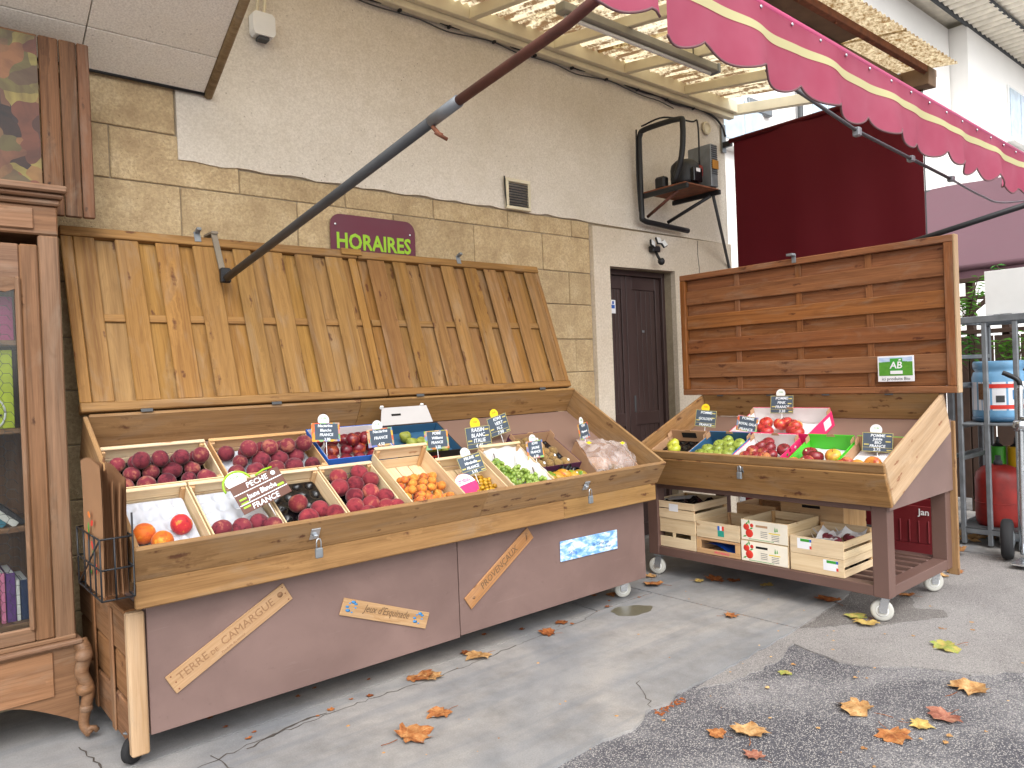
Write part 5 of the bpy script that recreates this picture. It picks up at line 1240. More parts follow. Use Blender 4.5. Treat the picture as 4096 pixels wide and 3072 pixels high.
for x, y in ((.04, -.02), (.09, -.03), (.06, -.075), (.115, -.085), (.02, -.09), (.08, -.12)): fruit('kiwi', 'kiwi', F_kiwi, Mc, (x, y, .036), .033, 'brown kiwi under the clear plastic bag', 'kiwi', 'kiwis in the bag box', rt=RZ(U(-30, 30)) @ RX(80))
blk('price_block', (-.10, -.11, .004), (-.04, -.06, .05), M_blackpl, None, .002, Mc); tag(bpy.data.objects['price_block'], 'small black pack in the corner of the kiwi bag box', 'pack')
bgm = grid_me(26, 26, lambda u, v: ((u - .5) * .36, (v - .5) * .33, .115 + .05 * math.sin(math.pi * v) * math.sin(math.pi * u) + .016 * math.sin(u * 13 + v * 5) * math.cos(v * 11) + .005 * math.sin(u * 23 - v * 17) - .09 * max(0, .45 - v) * (1 if u > .3 else .5)), True)
bg_ = thing('plastic_bag', 'clear crumpled plastic bag pulled over the kiwi box', 'bag', Mc)
link('film', bgm, M_film, Mc, bg_)
for (x, y) in ((-.14, .06), (.12, .08), (.15, -.11)): link('yellow_print', box_me(.035, .02, .001, .0003), M_yellow, Mc @ T((x, y, .155 if y > 0 else .10)) @ RZ(30), bg_)
M_shadedcard = plain('shaded_white_card', '#b9b6b4', .7, var=.05)  # white card toned grey, its shade put in the colour
# back row
G2 = 'back row'
Mc, w_, l = L_(.702, 1.132, .405, .685); crate('pale crate of red peaches at the left end of the back row', Mc, w_, l, .112, lip=True, fz=0.028)
cup_liner('cup_liner', 'black cup liner in the left back-row crate', Mc, w_ - .045, l - .03, .035, M_blackpl, 6, 4)
heap(Mc @ T((0, -.02, 0)), w_ - .03, l - .05, .046, .0382, 'peach', 'peach', F_peach, 'red peach in the left back-row crate', 'peach', 'peaches in the left back crate', second=.95)
Mc, w_, l = L_(1.150, 1.618, .405, .685); crate('pale crate of dusky red peaches, second in the back row', Mc, w_, l, .112, M_poplar2, fz=0.028)
cup_liner('cup_liner', 'white cup liner in the second back-row crate', Mc, w_ - .045, l - .03, .035, M_liner, 6, 4, .02)
heap(Mc @ T((0, -.015, 0)), w_ - .03, l - .05, .046, .0405, 'peach', 'peach', F_peach, 'dusky red peach in the second back-row crate', 'peach', 'peaches in the second back crate', second=.8)
Mc, w_, l = L_(1.636, 2.03, .445, .715); carton('white and pink lined box of dark nectarines in the back row', Mc, w_, l, .11, plain('blue_rim', '#2c62b8', .5), M_whitebox, tabs=False, fz=0.026)
heap(Mc @ T((0, -.01, 0)), w_ - .02, l - .03, .03, .036, 'nectarine', 'peach', F_plumred, 'dark shiny nectarine in the white-lined box', 'nectarine', 'nectarines in the white box', second=.8)
Mc, w_, l = L_(2.05, 2.44, .445, .72); carton('black box with red lettering holding green pears, its white flap raised', Mc, w_, l, .085, M_black, M_navy, tabs=False, fz=0.03)
bpy_box = bpy.data.objects[[o.name for o in COL.objects if o.name.startswith('cardboard_box')][-1]]
link('lettering', text_me('FRUITS', .035, .001), M_red, Mc @ T((.0, -l / 2 - .0006, .045)) @ FACE_Y, bpy_box)
link('raised_flap', prism_me([(-.17, 0), (.17, 0), (.15, .10), (-.14, .10)], .004), M_shadedcard, Mc @ T((.0, .145, .083)) @ RX(40), bpy_box)
blk('painted_grip_slot', (-.09, .05, .0042), (-.03, .062, .0052), M_dark, bpy_box, .0003, Mc @ T((.0, .145, .083)) @ RX(40))  # flat dark strip stands for the shade inside a grip slot
for s in (-.14, .12): link('flap_clip', box_me(.02, .012, .02, .003), M_white, Mc @ T((s, .222, .152)), bpy_box)
for k in range(9): fruit('pear', 'pear', F_pear, Mc, (-.06 + .055 * (k % 4) + U(-.008, .008), -.085 + .065 * (k // 4), .068), .034, 'dull green pear in the black box', 'pear', 'pears in the black box', rt=RZ(U(0, 360)) @ RX(U(50, 100)))

# ------------------------------------------------------------------ small stall boxes (RT frame: x to the viewer's right, y up the slope)
def R_(x0, x1, t0, t1): return RT @ T(((x0 + x1) / 2, (t0 + t1) / 2, .0012)), x1 - x0, t1 - t0
Mc, w_, l = R_(.012, .325, .01, .385); carton('brown box with black liner and two yellow-green apples, left on the small stall', Mc, w_, l, .115, M_kraft, M_kraft, fh=.085, fz=0.016)
cup_liner('cup_liner', 'black cup liner in the left box of the small stall', Mc, w_ - .03, l - .03, .022, M_blackpl, 4, 5, .02)
blk('painted_grip_hole', (-.06, .1785, .06), (.06, .1795, .10), M_dark, bpy.data.objects[[o.name for o in COL.objects if o.name.startswith('cardboard_box')][-1]], .0003, Mc)  # dark patch paints the unlit inside of a hand hole
for x, y, q in ((-.045, .015, 'rear'), (.01, -.05, 'front')): fruit('apple', 'apple', F_yapple, Mc, (x, y + .028, .076), .045, q + ' yellow-green apple of the two on the black liner', 'apple', 'two yellow-green apples', stem=True)
Mc, w_, l = R_(.335, .66, .01, .385); carton('blue box of green apples on the small stall', Mc, w_, l, .115, M_skybox, M_navy, fh=.09, fz=0.018)
for x, y in ((-.12, -.15), (-.05, -.155), (.02, -.15), (.09, -.155), (-.09, -.09), (-.02, -.09), (.06, -.09), (.12, -.085), (-.07, -.02), (.01, -.025), (.09, -.02), (-.02, .045), (.05, .05), (.12, .06), (.0, .11)): fruit('apple', 'apple', F_gapple, Mc, (x, y + .028, .064 + U(0, .012)), .043, 'green apple in the blue box', 'apple', 'green apples in the blue box', stem=True)
Mc, w_, l = R_(.67, .99, .01, .385); carton('white and pink box of shiny red apples, middle of the small stall', Mc, w_, l, .115, M_pink, M_whitebox, fh=.09, fz=0.018)
for x, y in ((-.12, -.15), (-.05, -.155), (.02, -.15), (-.09, -.085), (-.02, -.09), (.05, -.10), (.09, -.155), (-.07, -.02), (.0, -.02), (.06, -.04), (-.05, .05), (.01, .04), (.12, .02), (-.03, .10)): fruit('apple', 'apple', F_rapple, Mc, (x, y + .028, .064 + U(0, .012)), .043, 'shiny red apple in the white and pink box', 'apple', 'red apples in the middle box', stem=True)
for k in range(6): link('flower_print', prism_me([(-.012, 0), (0, .01), (.014, 0), (0, -.009)], .0006), [M_green, M_red, M_white][k % 3], Mc @ T((w_ / 2 + .0003, -.14 + .05 * k, .045 + .02 * (k % 2))) @ frame((0, 1, 0), (0, 0, 1), (1, 0, 0), (0, 0, 0)), bpy.data.objects[[o.name for o in COL.objects if o.name.startswith('cardboard_box')][-1]])
Mc, w_, l = R_(.47, 1.03, .415, .745); carton('large pink box of blushed apples behind the others on the small stall', Mc, w_, l, .125, M_pink, M_whitebox, fh=.10, fz=0.008)
pbx = bpy.data.objects[[o.name for o in COL.objects if o.name.startswith('cardboard_box')][-1]]
link('address_label', box_me(.09, .06, .0008, .0002), M_whitep, Mc @ T((w_ / 2 + .0006, .08, .05)) @ frame((0, 1, 0), (0, 0, 1), (1, 0, 0), (0, 0, 0)), pbx)
tag(link('paper_pad', grid_me(16, 10, lambda u, v: ((u - .5) * (w_ - .04), (v - .5) * (l - .04), .02 + .012 * math.sin(u * 15) * math.sin(v * 9))), M_whitep, Mc), 'white padded paper in the large pink box', 'paper')
for x, y in ((-.09, -.06), (-.04, -.10), (-.11, .02), (.0, .01), (.03, .03), (.09, .0), (.12, -.02), (.13, -.08), (.17, -.10), (-.17, -.05)): fruit('apple', 'apple', F_papple, Mc, (x, y, .075), .045, 'blushed red apple in the large pink box', 'apple', 'apples in the large pink box', stem=True)
Mc, w_, l = R_(1.045, 1.335, .01, .385); carton('lime green box with striped apples, right of middle on the small stall', Mc, w_, l, .12, M_limebox, M_limebox, fh=.09, fz=0.014)
tag(link('paper_pad', grid_me(12, 12, lambda u, v: ((u - .5) * (w_ - .02), (v - .5) * (l - .02), .026 + .008 * math.sin(u * 15) * math.sin(v * 13))), M_whitep, Mc), 'white padded paper in the first lime green box', 'paper')
for x, y, s in ((-.06, -.005, 1), (-.01, -.04, 1), (-.03, -.11, 1), (-.10, -.145, 0), (.085, -.02, 0), (-.045, -.155, 0)): fruit('apple', 'apple', F_japple if s == 0 and x > 0 else F_rapple if s else F_papple, Mc, (x, y + .028, .074), .045, 'stickered apple in the first lime green box', 'apple', 'apples in the first lime box', stem=True, sticker=((plain('pale_sticker', '#cfe0a8', .5), 38, U(-15, 10)) if s else None))
Mc, w_, l = R_(1.345, 1.63, .01, .385); carton('lime green box with red-gold apples at the right end of the small stall', Mc, w_, l, .12, M_limebox, M_kraft, fh=.09, fz=0.014)
tag(link('paper_pad', grid_me(12, 12, lambda u, v: ((u - .5) * (w_ - .02), (v - .5) * (l - .02), .026 + .008 * math.sin(u * 14) * math.sin(v * 15))), M_whitep, Mc), 'white padded paper in the right-hand lime green box', 'paper')
for x, y, m in ((-.09, -.12, F_rapple), (-.02, -.145, F_japple), (.045, -.10, F_japple), (-.11, -.165, F_papple)): fruit('apple', 'apple', m, Mc, (x, y + .028, .078), .047, 'red-gold apple in the right-hand lime green box', 'apple', 'apples in the right lime box', stem=True, rt=RX(50) @ RZ(U(0, 90)))

# ------------------------------------------------------------------ crates on the lower shelf of the small stall
def SH(y0, y1, x0, x1, z): return frame((0, -1, 0), (1, 0, 0), (0, 0, 1), ((x0 + x1) / 2, (y0 + y1) / 2, z)), y1 - y0, x1 - x0
z0 = .2015
Mc, w_, l = SH(2.995, 3.345, 4.085, 4.46, z0); crate('slatted crate at the bottom left of the lower shelf', Mc, w_, l, .195, slatted=True, end_h=.195, lip=False, slots=(.07, .10, [(-w_ / 2, -w_ / 2 + .04), (-.012, .012), (w_ / 2 - .04, w_ / 2)]))
Mc, w_, l = SH(2.998, 3.345, 4.08, 4.46, z0 + .197); cA = crate('slatted crate with black packing, top left of the lower shelf stack', Mc, w_, l, .115, slatted=True, lip=False)
blk('paper_label', (-.03, -l / 2 - .0008, .05), (.045, -l / 2 - .0001, .10), M_whitep, cA, .0002, Mc)
tag(link('black_packing', grid_me(16, 16, lambda u, v: ((u - .5) * .28, (v - .5) * .3, .085 + .03 * math.sin(u * 14) * math.sin(v * 12))), M_blackpl, Mc), 'crumpled black plastic packing in the top left shelf crate', 'packing')
tag(link('paper_sheet', grid_me(8, 8, lambda u, v: ((u - .5) * .2, (v - .5) * .12, .10 + .03 * u + .01 * math.sin(v * 9))), M_tissue, Mc @ T((-.06, -.05, 0))), 'white paper sticking out of the top left shelf crate', 'paper')
Mc, w_, l = SH(2.665, 2.99, 4.085, 4.46, z0); cB0 = crate('open-fronted crate with a blue pad, bottom of the second shelf stack', Mc, w_, l, .10, M_poplar2, lip=False, slots=(.032, .086, [(-w_ / 2, -w_ / 2 + .035), (w_ / 2 - .035, w_ / 2)]))
tag(link('blue_pad', grid_me(10, 10, lambda u, v: ((u - .5) * .26, (v - .5) * .3, .01 + .05 * math.sin(math.pi * min(1, u * .9 + .3)) * (.6 + .4 * math.cos(v * 3)))), M_bluepad, Mc), 'blue padding seen through the open front of the shelf crate', 'padding')
link('lettering', text_me('PROVENCE', .022), M_pink, Mc @ T((.03, -l / 2 - .0008, .016)) @ FACE_Y, cB0)
Mc, w_, l = SH(2.668, 2.99, 4.092, 4.46, z0 + .102); cB = crate('pale crate with a French flag label, top of the second shelf stack', Mc, w_, l, .105, lip=False)
for k, m in enumerate((M_blue, M_whitep, M_red)): blk('flag_label', (.0 + .016 * k, -l / 2 - .0008, .06), (.0155 + .016 * k, -l / 2 - .0001, .088), m, cB, .0002, Mc)
blk('green_label', (.0, -l / 2 - .0008, .02), (.047, -l / 2 - .0001, .059), plain('teal_print', '#2a9a86', .5), cB, .0002, Mc)
for i in range(2):
    Mc, w_, l = SH(2.34, 2.655, 4.085 + .006 * i, 4.46, z0 + .13 * i); cC = crate(('white-faced tomato crate, lower of two, third shelf stack', 'white-faced tomato crate, upper of two, third shelf stack')[i], Mc, w_, l, .128, lip=False)
    link('printed_face', box_me(w_ - .004, .122, .0012, .0003), plain('cream_print', '#eee6d4', .6) if i == 0 else bpy.data.materials['cream_print'], Mc @ T((0, -l / 2 - .001, .064)) @ FACE_Y, cC)
    F0 = Mc @ T((0, -l / 2 - .0018, .064)) @ FACE_Y
    for x, y, r in ((-.12, .018, .021), (-.10, -.02, .026), (-.082, .03, .012)): link('tomato_print', lathe_me(('tom', r), [(r, 0), (r * .95, .0006)], 16), M_red, F0 @ T((x, y, 0)), cC)
    for x, y, a in ((-.115, .04, 60), (-.10, .05, 100), (-.085, .012, 20), (-.13, -.04, 200)): link('leaf_print', prism_me([(-.014, 0), (0, .005), (.016, 0), (0, -.005)], .0005), bpy.data.materials['green_print'], F0 @ T((x, y, .001)) @ RZ(a), cC)
    for x, h_ in ((.075, .03), (.088, .024)): link('tree_print', prism_me([(-.005, -h_ / 2), (.005, -h_ / 2), (.003, 0), (0, h_ / 2), (-.003, 0)], .0005), M_green, F0 @ T((x, .024, 0)), cC)
    link('painted_grip_slot', box_me(.08, .014, .0006, .0002), M_dark if i == 0 else M_kraft, F0 @ T((-.015, .03, 0)), cC)  # slot is a flat strip, its inside only painted on
    link('yellow_rule', box_me(.075, .006, .0005, .0001), M_yellow, F0 @ T((.07, -.004, 0)), cC)
    for r_ in range(4): link('small_print', box_me(.045, .003, .0005, .0001), M_steelD, F0 @ T((.0, -.002 - .011 * r_, 0)), cC); link('small_print', box_me(.05, .003, .0005, .0001), M_steelD, F0 @ T((.075, -.016 - .010 * r_, 0)), cC)
    link('green_rule', box_me(.17, .003, .0005, .0001), M_green, F0 @ T((-.02, -.054, 0)), cC)
Mc, w_, l = SH(2.005, 2.325, 4.085, 4.46, z0); cD0 = crate('slatted crate with black packing, bottom right of the lower shelf', Mc, w_, l, .10, slatted=True, lip=False)
tag(link('black_packing', grid_me(12, 12, lambda u, v: ((u - .5) * .29, (v - .5) * .33, .045 + .02 * math.sin(u * 14) * math.sin(v * 12))), M_blackpl, Mc), 'black plastic packing in the bottom right shelf crate', 'packing')
Mc1, w_, l = SH(2.005, 2.325, 4.085, 4.46, z0 + .102); cD = crate('slatted crate with wrapped red peaches, top right of the lower shelf', Mc1, w_, l, .10, slatted=True, end_h=.125, lip=False)
for M1, pr in ((Mc, cD0), (Mc1, cD)):
    xo = -.115 if pr is cD else .04
    blk('paper_label', (xo, -l / 2 - .0008, .03), (xo + .085, -l / 2 - .0001, .09), M_whitep, pr, .0002, M1); blk('green_label', (xo + .02, -l / 2 - .0014, .072), (xo + .075, -l / 2 - .0009, .088), M_green, pr, .0002, M1); blk('red_label', (xo + .076, -l / 2 - .0014, .032), (xo + .088, -l / 2 - .0009, .05), M_red, pr, .0002, M1); blk('blue_label', (xo + .0755, -l / 2 - .0014, .072), (xo + .088, -l / 2 - .0009, .088), M_blue, pr, .0002, M1)
for x, y, q in ((.0, -.05, 'left'), (.07, -.10, 'front'), (.10, .02, 'right')): fruit('peach', 'peach', F_peach, Mc1, (x, y, .075), .039, q + ' one of the red peaches half wrapped in white paper, shelf crate', 'peach', 'wrapped peaches')
for i, (x, y) in enumerate(((-.02, .0), (.09, .06), (.03, -.12))): tag(link('tissue_wrap', grid_me(9, 9, lambda u, v: ((u - .5) * .13, (v - .5) * .13, .06 + .035 * (math.hypot(u - .5, v - .5) * 2) ** 2 + .012 * math.sin(u * 9 + i) * math.cos(v * 8)), True), M_tissue, Mc1 @ T((x, y, 0))), ['white tissue wrap at the left of the wrapped peaches', 'white tissue wrap at the back right of the wrapped peaches', 'white tissue wrap at the front of the wrapped peaches'][i], 'tissue')
Mc, w_, l = SH(2.20, 2.62, 4.50, 4.80, z0); cE = crate('taller pale crate marked PROVENCE at the back of the lower shelf', Mc, w_, l, .34, M_poplar2, lip=False)
blk('painted_grip_slot', (-.06, -l / 2 - .001, .29), (.06, -l / 2 - .0001, .308), M_dark, cE, .0002, Mc)  # dark strip paints the slot's shade; no opening is cut
link('lettering', text_me('PROVENCE', .05, .001), M_red, Mc1 @ T((-w_ / 2 - .001, .0, .0)) @ frame((0, -1, 0), (0, 0, 1), (-1, 0, 0), (0, 0, .05)), cD)
Mc, w_, l = SH(2.66, 2.95, 4.50, 4.80, z0); crate('pale crate at the back of the lower shelf behind the flag-label crate', Mc, w_, l, .27, M_poplar2, lip=False)
# ------------------------------------------------------------------ price tags
M_brownsign = plain('brown_card', '#5e3626', .55, var=.08)
M_fruitborder = None
def mk_border():
    t = NT('fruit_border_print'); v = t.obj(); c_ = t.n('TexVoronoi', {'Vector': v, 'Scale': 42.0}, feature='F1'); r = t.n('SeparateColor', {0: c_.outputs['Color']}).outputs[0]
    t.bsdf(t.ramp(r, [(0, C('#7da63a')), (.25, C('#d84a38')), (.45, C('#e0b23a')), (.65, C('#6a76b8')), (.85, C('#8fc06a')), (1, C('#c76a8a'))]), .5); return t.m
M_border = mk_border()
def price_tag(lab, pos, w_, h, lines, style, disc, yaw=0, roll=0, tilt=-8, stake=.10, base=FACE_Y, ts=.03):
    M0 = T(pos) @ base @ RY(yaw) @ RZ(roll) @ RX(tilt)
    t_ = thing('price_tag', lab, 'price tag', M0)
    if style == 'slate':
        link('card', box_me(w_, h, .0015, .0004), M_slate, M0, t_)
        for x, y, a, b in ((0, h / 2 - .0025, w_, .0022), (0, -h / 2 + .0025, w_, .0022), (-w_ / 2 + .002, 0, .0022, h - .007), (w_ / 2 - .002, 0, .0022, h - .007), (0, -h * .27, w_ * .96, .0016)): link('gold_border', box_me(a, b, .0008, .0002), M_gold, M0 @ T((x, y, .0013)), t_)
        for k, (x, y) in enumerate(((w_ * .36, h * .33), (w_ * .34, h * .05), (-w_ * .36, -h * .12), (w_ * .38, -h * .39))): link('small_print', box_me(w_ * .16, h * .06, .0006, .0002), M_gold, M0 @ T((x, y, .0012)), t_)
    elif style == 'fruit':
        link('card', box_me(w_, h, .0015, .0004), M_border, M0, t_); link('slate_field', box_me(w_ * .82, h * .84, .0006, .0002), M_slate, M0 @ T((w_ * .02, h * .03, .0012)), t_)
    else:
        link('card', box_me(w_, h, .002, .0005), M_brownsign, M0, t_)
        for y in (.18, -.2): link('white_rule', box_me(w_ * .98, h * .03, .0006, .0002), M_chalk, M0 @ T((0, h * y, .0014)), t_)
        for k in range(3): link('lime_print', box_me(w_ * .14, h * .06, .0006, .0002), M_lime, M0 @ T((-w_ * .38, h * (-.02 - .14 * k), .0014)), t_)
        link('lime_print', box_me(w_ * .14, h * .08, .0006, .0002), M_lime, M0 @ T((w_ * .38, h * -.1, .0014)), t_)
    n = len(lines)
    for i, s in enumerate(lines):
        k = min(1.0, w_ * .72 / (len(s) * ts * .52)); link('lettering', text_me(s, ts, .0004, .12), M_chalk, M0 @ T((U(-.004, .004), h * (.34 - .72 * i / max(1, n - 1)) if n > 1 else 0, .0018)) @ Matrix.Diagonal((k, 1, 1, 1)), t_)
    if disc:
        r = w_ * .2; m = {'w': M_white, 'y': M_yellow}[disc]
        dk = link('origin_disc', lathe_me(('disc', round(r, 4)), [(r, 0), (r, .001)], 22, False), m, M0 @ T((-w_ * .06 if style != 'brown' else -w_ * .32, h / 2 + r * .45, -.0015)), t_)
        link('disc_print', text_me('11A', r * .55), M_green if disc == 'w' else M_red, M0 @ T((-w_ * .06 if style != 'brown' else -w_ * .32, h / 2 + r * .75, .0000)), dk)
        if style == 'brown':
            pts = [(r * 1.35 * math.cos(rad(a)), r * 1.35 * math.sin(rad(a)), 0) for a in range(10, 191, 12)]
            vs, fs = tube_me(pts, .0045, 6); link('lime_arch', pydata('lime_arch', vs, fs, True), M_lime, M0 @ T((-w_ * .32, h / 2 - .002, 0)), t_)
            vs, fs = tube_me([(-w_ * .05, 0, 0), (w_ * .12, .008, 0), (w_ * .3, .004, 0)], .0045, 6); link('lime_arch', pydata('lime_arch', vs, fs, True), M_lime, M0 @ T((w_ * .1, h / 2 + .004, 0)), t_)
            link('basket_emblem', lathe_me('emb', [(.010, 0), (.010, .001)], 12), M_chalk, M0 @ T((w_ * .36, h * .36, .0018)), t_)
    vs, fs = tube_me([(0, -h / 2 + .01, -.003), (0, -h / 2 - stake, -.003)], .0022, 6); link('stake', pydata('stake', vs, fs, True), M_white, M0, t_)
price_tag('fruit-bordered price tag for nectarines, leftmost in the back row', (1.669, 3.37, 1.165), .15, .092, ['Nectarine', 'Blanche', 'FRANCE', '3.90'], 'fruit', 'w', 0, -3, ts=.019)
price_tag('fruit-bordered price tag above the box of dark nectarines', (1.97, 3.37, 1.115), .15, .092, ['Nectarine', 'FRANCE', '4.50'], 'fruit', 'w', 0, 2, ts=.021)
price_tag('fruit-bordered price tag in front of the white box flap', (2.255, 3.28, 1.082), .15, .10, ['POIRE', 'Williams', 'FRANCE', '3.50'], 'fruit', None, ts=.020)
price_tag('gold-edged slate tag reading RAISIN BLANC ITALIE with yellow disc', (2.535, 3.28, 1.072), .172, .122, ['RAISIN', 'BLANC', 'ITALIE', '4.45'], 'slate', 'y', 0, 2, ts=.03, stake=.16)
price_tag('gold-edged slate tag reading KIWI VERT, farthest back with yellow disc', (2.82, 3.45, 1.115), .15, .115, ['KIWI', 'VERT', 'N.Z', '7.90'], 'slate', 'y', 0, 12, ts=.027, stake=.16)
price_tag('gold-edged slate tag reading PRUNE Mirabelle in front of the mirabelle crate', (2.335, 3.09, .955), .15, .105, ['PRUNE', 'Mirabelle', 'FRANCE', '5.95'], 'slate', 'w', 0, 9, -22, ts=.021)
price_tag('fruit-bordered price tag between the grapes and the kiwi box', (2.825, 3.14, .985), .125, .10, ['KIWI', 'JAUNE', 'FRANCE', '6.20'], 'fruit', 'w', 0, 2, ts=.020)
price_tag('fruit-bordered price tag at the right end above the plastic bag', (3.375, 3.29, 1.042), .14, .10, ['KIWI', 'Hayward', 'FRANCE'], 'fruit', 'w', 18, 4, ts=.021)
price_tag('large brown price sign tilted over the second front crate, PECHE FRANCE', (1.197, 3.02, .975), .215, .125, ['PECHE', 'Jaune Blanche', 'FRANCE'], 'brown', 'w', 0, 19, -28, ts=.032, stake=.06)
price_tag('slate tag with yellow disc at the left of the small stall', (4.35, 3.07, 1.06), .15, .115, ['POMME', 'GOLDEN', 'FRANCE'], 'slate', 'y', 12, -5, base=FACE_X, ts=.024, stake=.14)
price_tag('fruit-bordered tag in front of the large pink box', (4.36, 2.757, 1.03), .14, .10, ['POMME', 'ROYAL GALA', 'FRANCE'], 'fruit', None, 10, -8, base=FACE_X, ts=.024, stake=.12)
price_tag('slate tag standing behind the large pink box', (4.64, 2.665, 1.142), .155, .12, ['POMME', 'PINK', 'FRANCE', '3.20'], 'slate', 'w', 8, 0, base=FACE_X, ts=.025, stake=.14)
price_tag('slate tag reading POMME Jubile BIO FRANCE at the right of the small stall', (4.29, 1.888, .95), .16, .11, ['POMME', 'Jubile', 'BIO', 'FRANCE', '2.75'], 'slate', 'w', 12, -2, base=FACE_X, ts=.022, stake=.12)

# ------------------------------------------------------------------ fallen plane leaves
LP = [(0, -.42), (.06, -.26), (.22, -.36), (.42, -.40), (.40, -.22), (.56, -.12), (.68, .06), (.52, .10), (.50, .22), (.54, .44), (.36, .40), (.28, .46), (.20, .56), (.03, .80), (-.12, .58), (-.24, .46), (-.34, .42), (-.52, .46), (-.48, .24), (-.52, .12), (-.70, .10), (-.58, -.08), (-.42, -.20), (-.42, -.38), (-.2, -.34), (-.05, -.26)]
def leaf_me(seed):
    if ('leaf', seed) in _cache: return _cache['leaf', seed]
    rs = random.Random(seed); a1, a2, a3 = rs.uniform(.3, .9), rs.uniform(0, 6), rs.uniform(.15, .5)
    pts = [(x * rs.uniform(.88, 1.12), y * rs.uniform(.88, 1.12)) for x, y in LP]
    def z(x, y): return a1 * .22 * (x * math.cos(a2) + y * math.sin(a2)) ** 2 + a3 * .20 * abs(x) + .05 * math.sin(7 * x + 3 * y + a2) + .035 * math.sin(13 * y - 5 * x)
    vs = []; fs = []
    rings = 4; n = len(pts); vs.append((0, 0, z(0, 0)))
    for r in range(1, rings + 1):
        k = r / rings
        for x, y in pts: vs.append((x * k, y * k, z(x * k, y * k) + (0 if r < rings else rs.uniform(-.02, .06))))
    for i in range(n): fs.append([0, 1 + i, 1 + (i + 1) % n])
    for r in range(rings - 1):
        for i in range(n): a = 1 + r * n; fs.append([a + i, a + n + i, a + n + (i + 1) % n, a + (i + 1) % n])
    mn = min(v[2] for v in vs); vs = [(x, y, zz - mn) for x, y, zz in vs]
    me = pydata('leaf', vs, fs, True); _cache['leaf', seed] = me; return me
def mk_leaf(name, a, b, c):
    t = NT(name); v = t.obj(); n = t.noise(v, 3.0, 4, .6); sp = t.noise(v, 14, 3)
    tc = t.n('TexCoord').outputs['Object']; xyz = t.n('SeparateXYZ', {0: tc}); ang = t.math('ARCTAN2', xyz.outputs[0], t.math('ADD', xyz.outputs[1], .16))
    vein = t.math('ABSOLUTE', t.math('SINE', t.math('MULTIPLY', ang, 3.2)))
    col = t.ramp(t.rng(n, .3, .7), [(0, C(b)), (.5, C(a)), (1, C(c))]); col = t.mix(t.rng(sp, .58, .75, 0, .6), col, C('#4a2a14')); col = t.mix(t.rng(vein, 0, .08, .35, 0), col, C('#e3c48a'))
    t.bsdf(col, .7, t.bump(sp, .3, .02), Specular_IOR_Level=.25); return t.m
LM = dict(tan=mk_leaf('leaf_tan', '#b18756', '#8a5c34', '#c9a878'), orange=mk_leaf('leaf_orange', '#a3683a', '#7a4426', '#bb8a58'), brown=mk_leaf('leaf_brown', '#8a4c26', '#5e3016', '#a86a38'), yellow=mk_leaf('leaf_yellow', '#b89a58', '#967040', '#c0b068'), green=mk_leaf('leaf_green', '#9c9a50', '#6f8a44', '#b89a5c'), red=mk_leaf('leaf_red', '#96604e', '#744034', '#a87a64'))
def leaf(x, y, s, m, lab, rz=None, tx=0, ty=0, z=.001):
    rz = U(0, 360) if rz is None else rz
    M0 = T((x, y, z)) @ RZ(rz) @ RX(tx) @ RY(ty) @ Matrix.Diagonal((s, s, s * .75, 1))
    t_ = thing('fallen_leaf', lab, 'leaf', T((x, y, z)))
    link('blade', leaf_me(random.randint(0, 9)), LM[m], M0, t_)
    vs, fs = tube_me([(0, -.45, .05), (.05, -.75, .04), (.02, -1.0, .03)], .014, 5)
    if 'pet' not in _cache: _cache['pet'] = pydata('petiole', vs, fs, True)
    link('stalk', _cache['pet'], LM['brown'], M0, t_)
gz = -.010
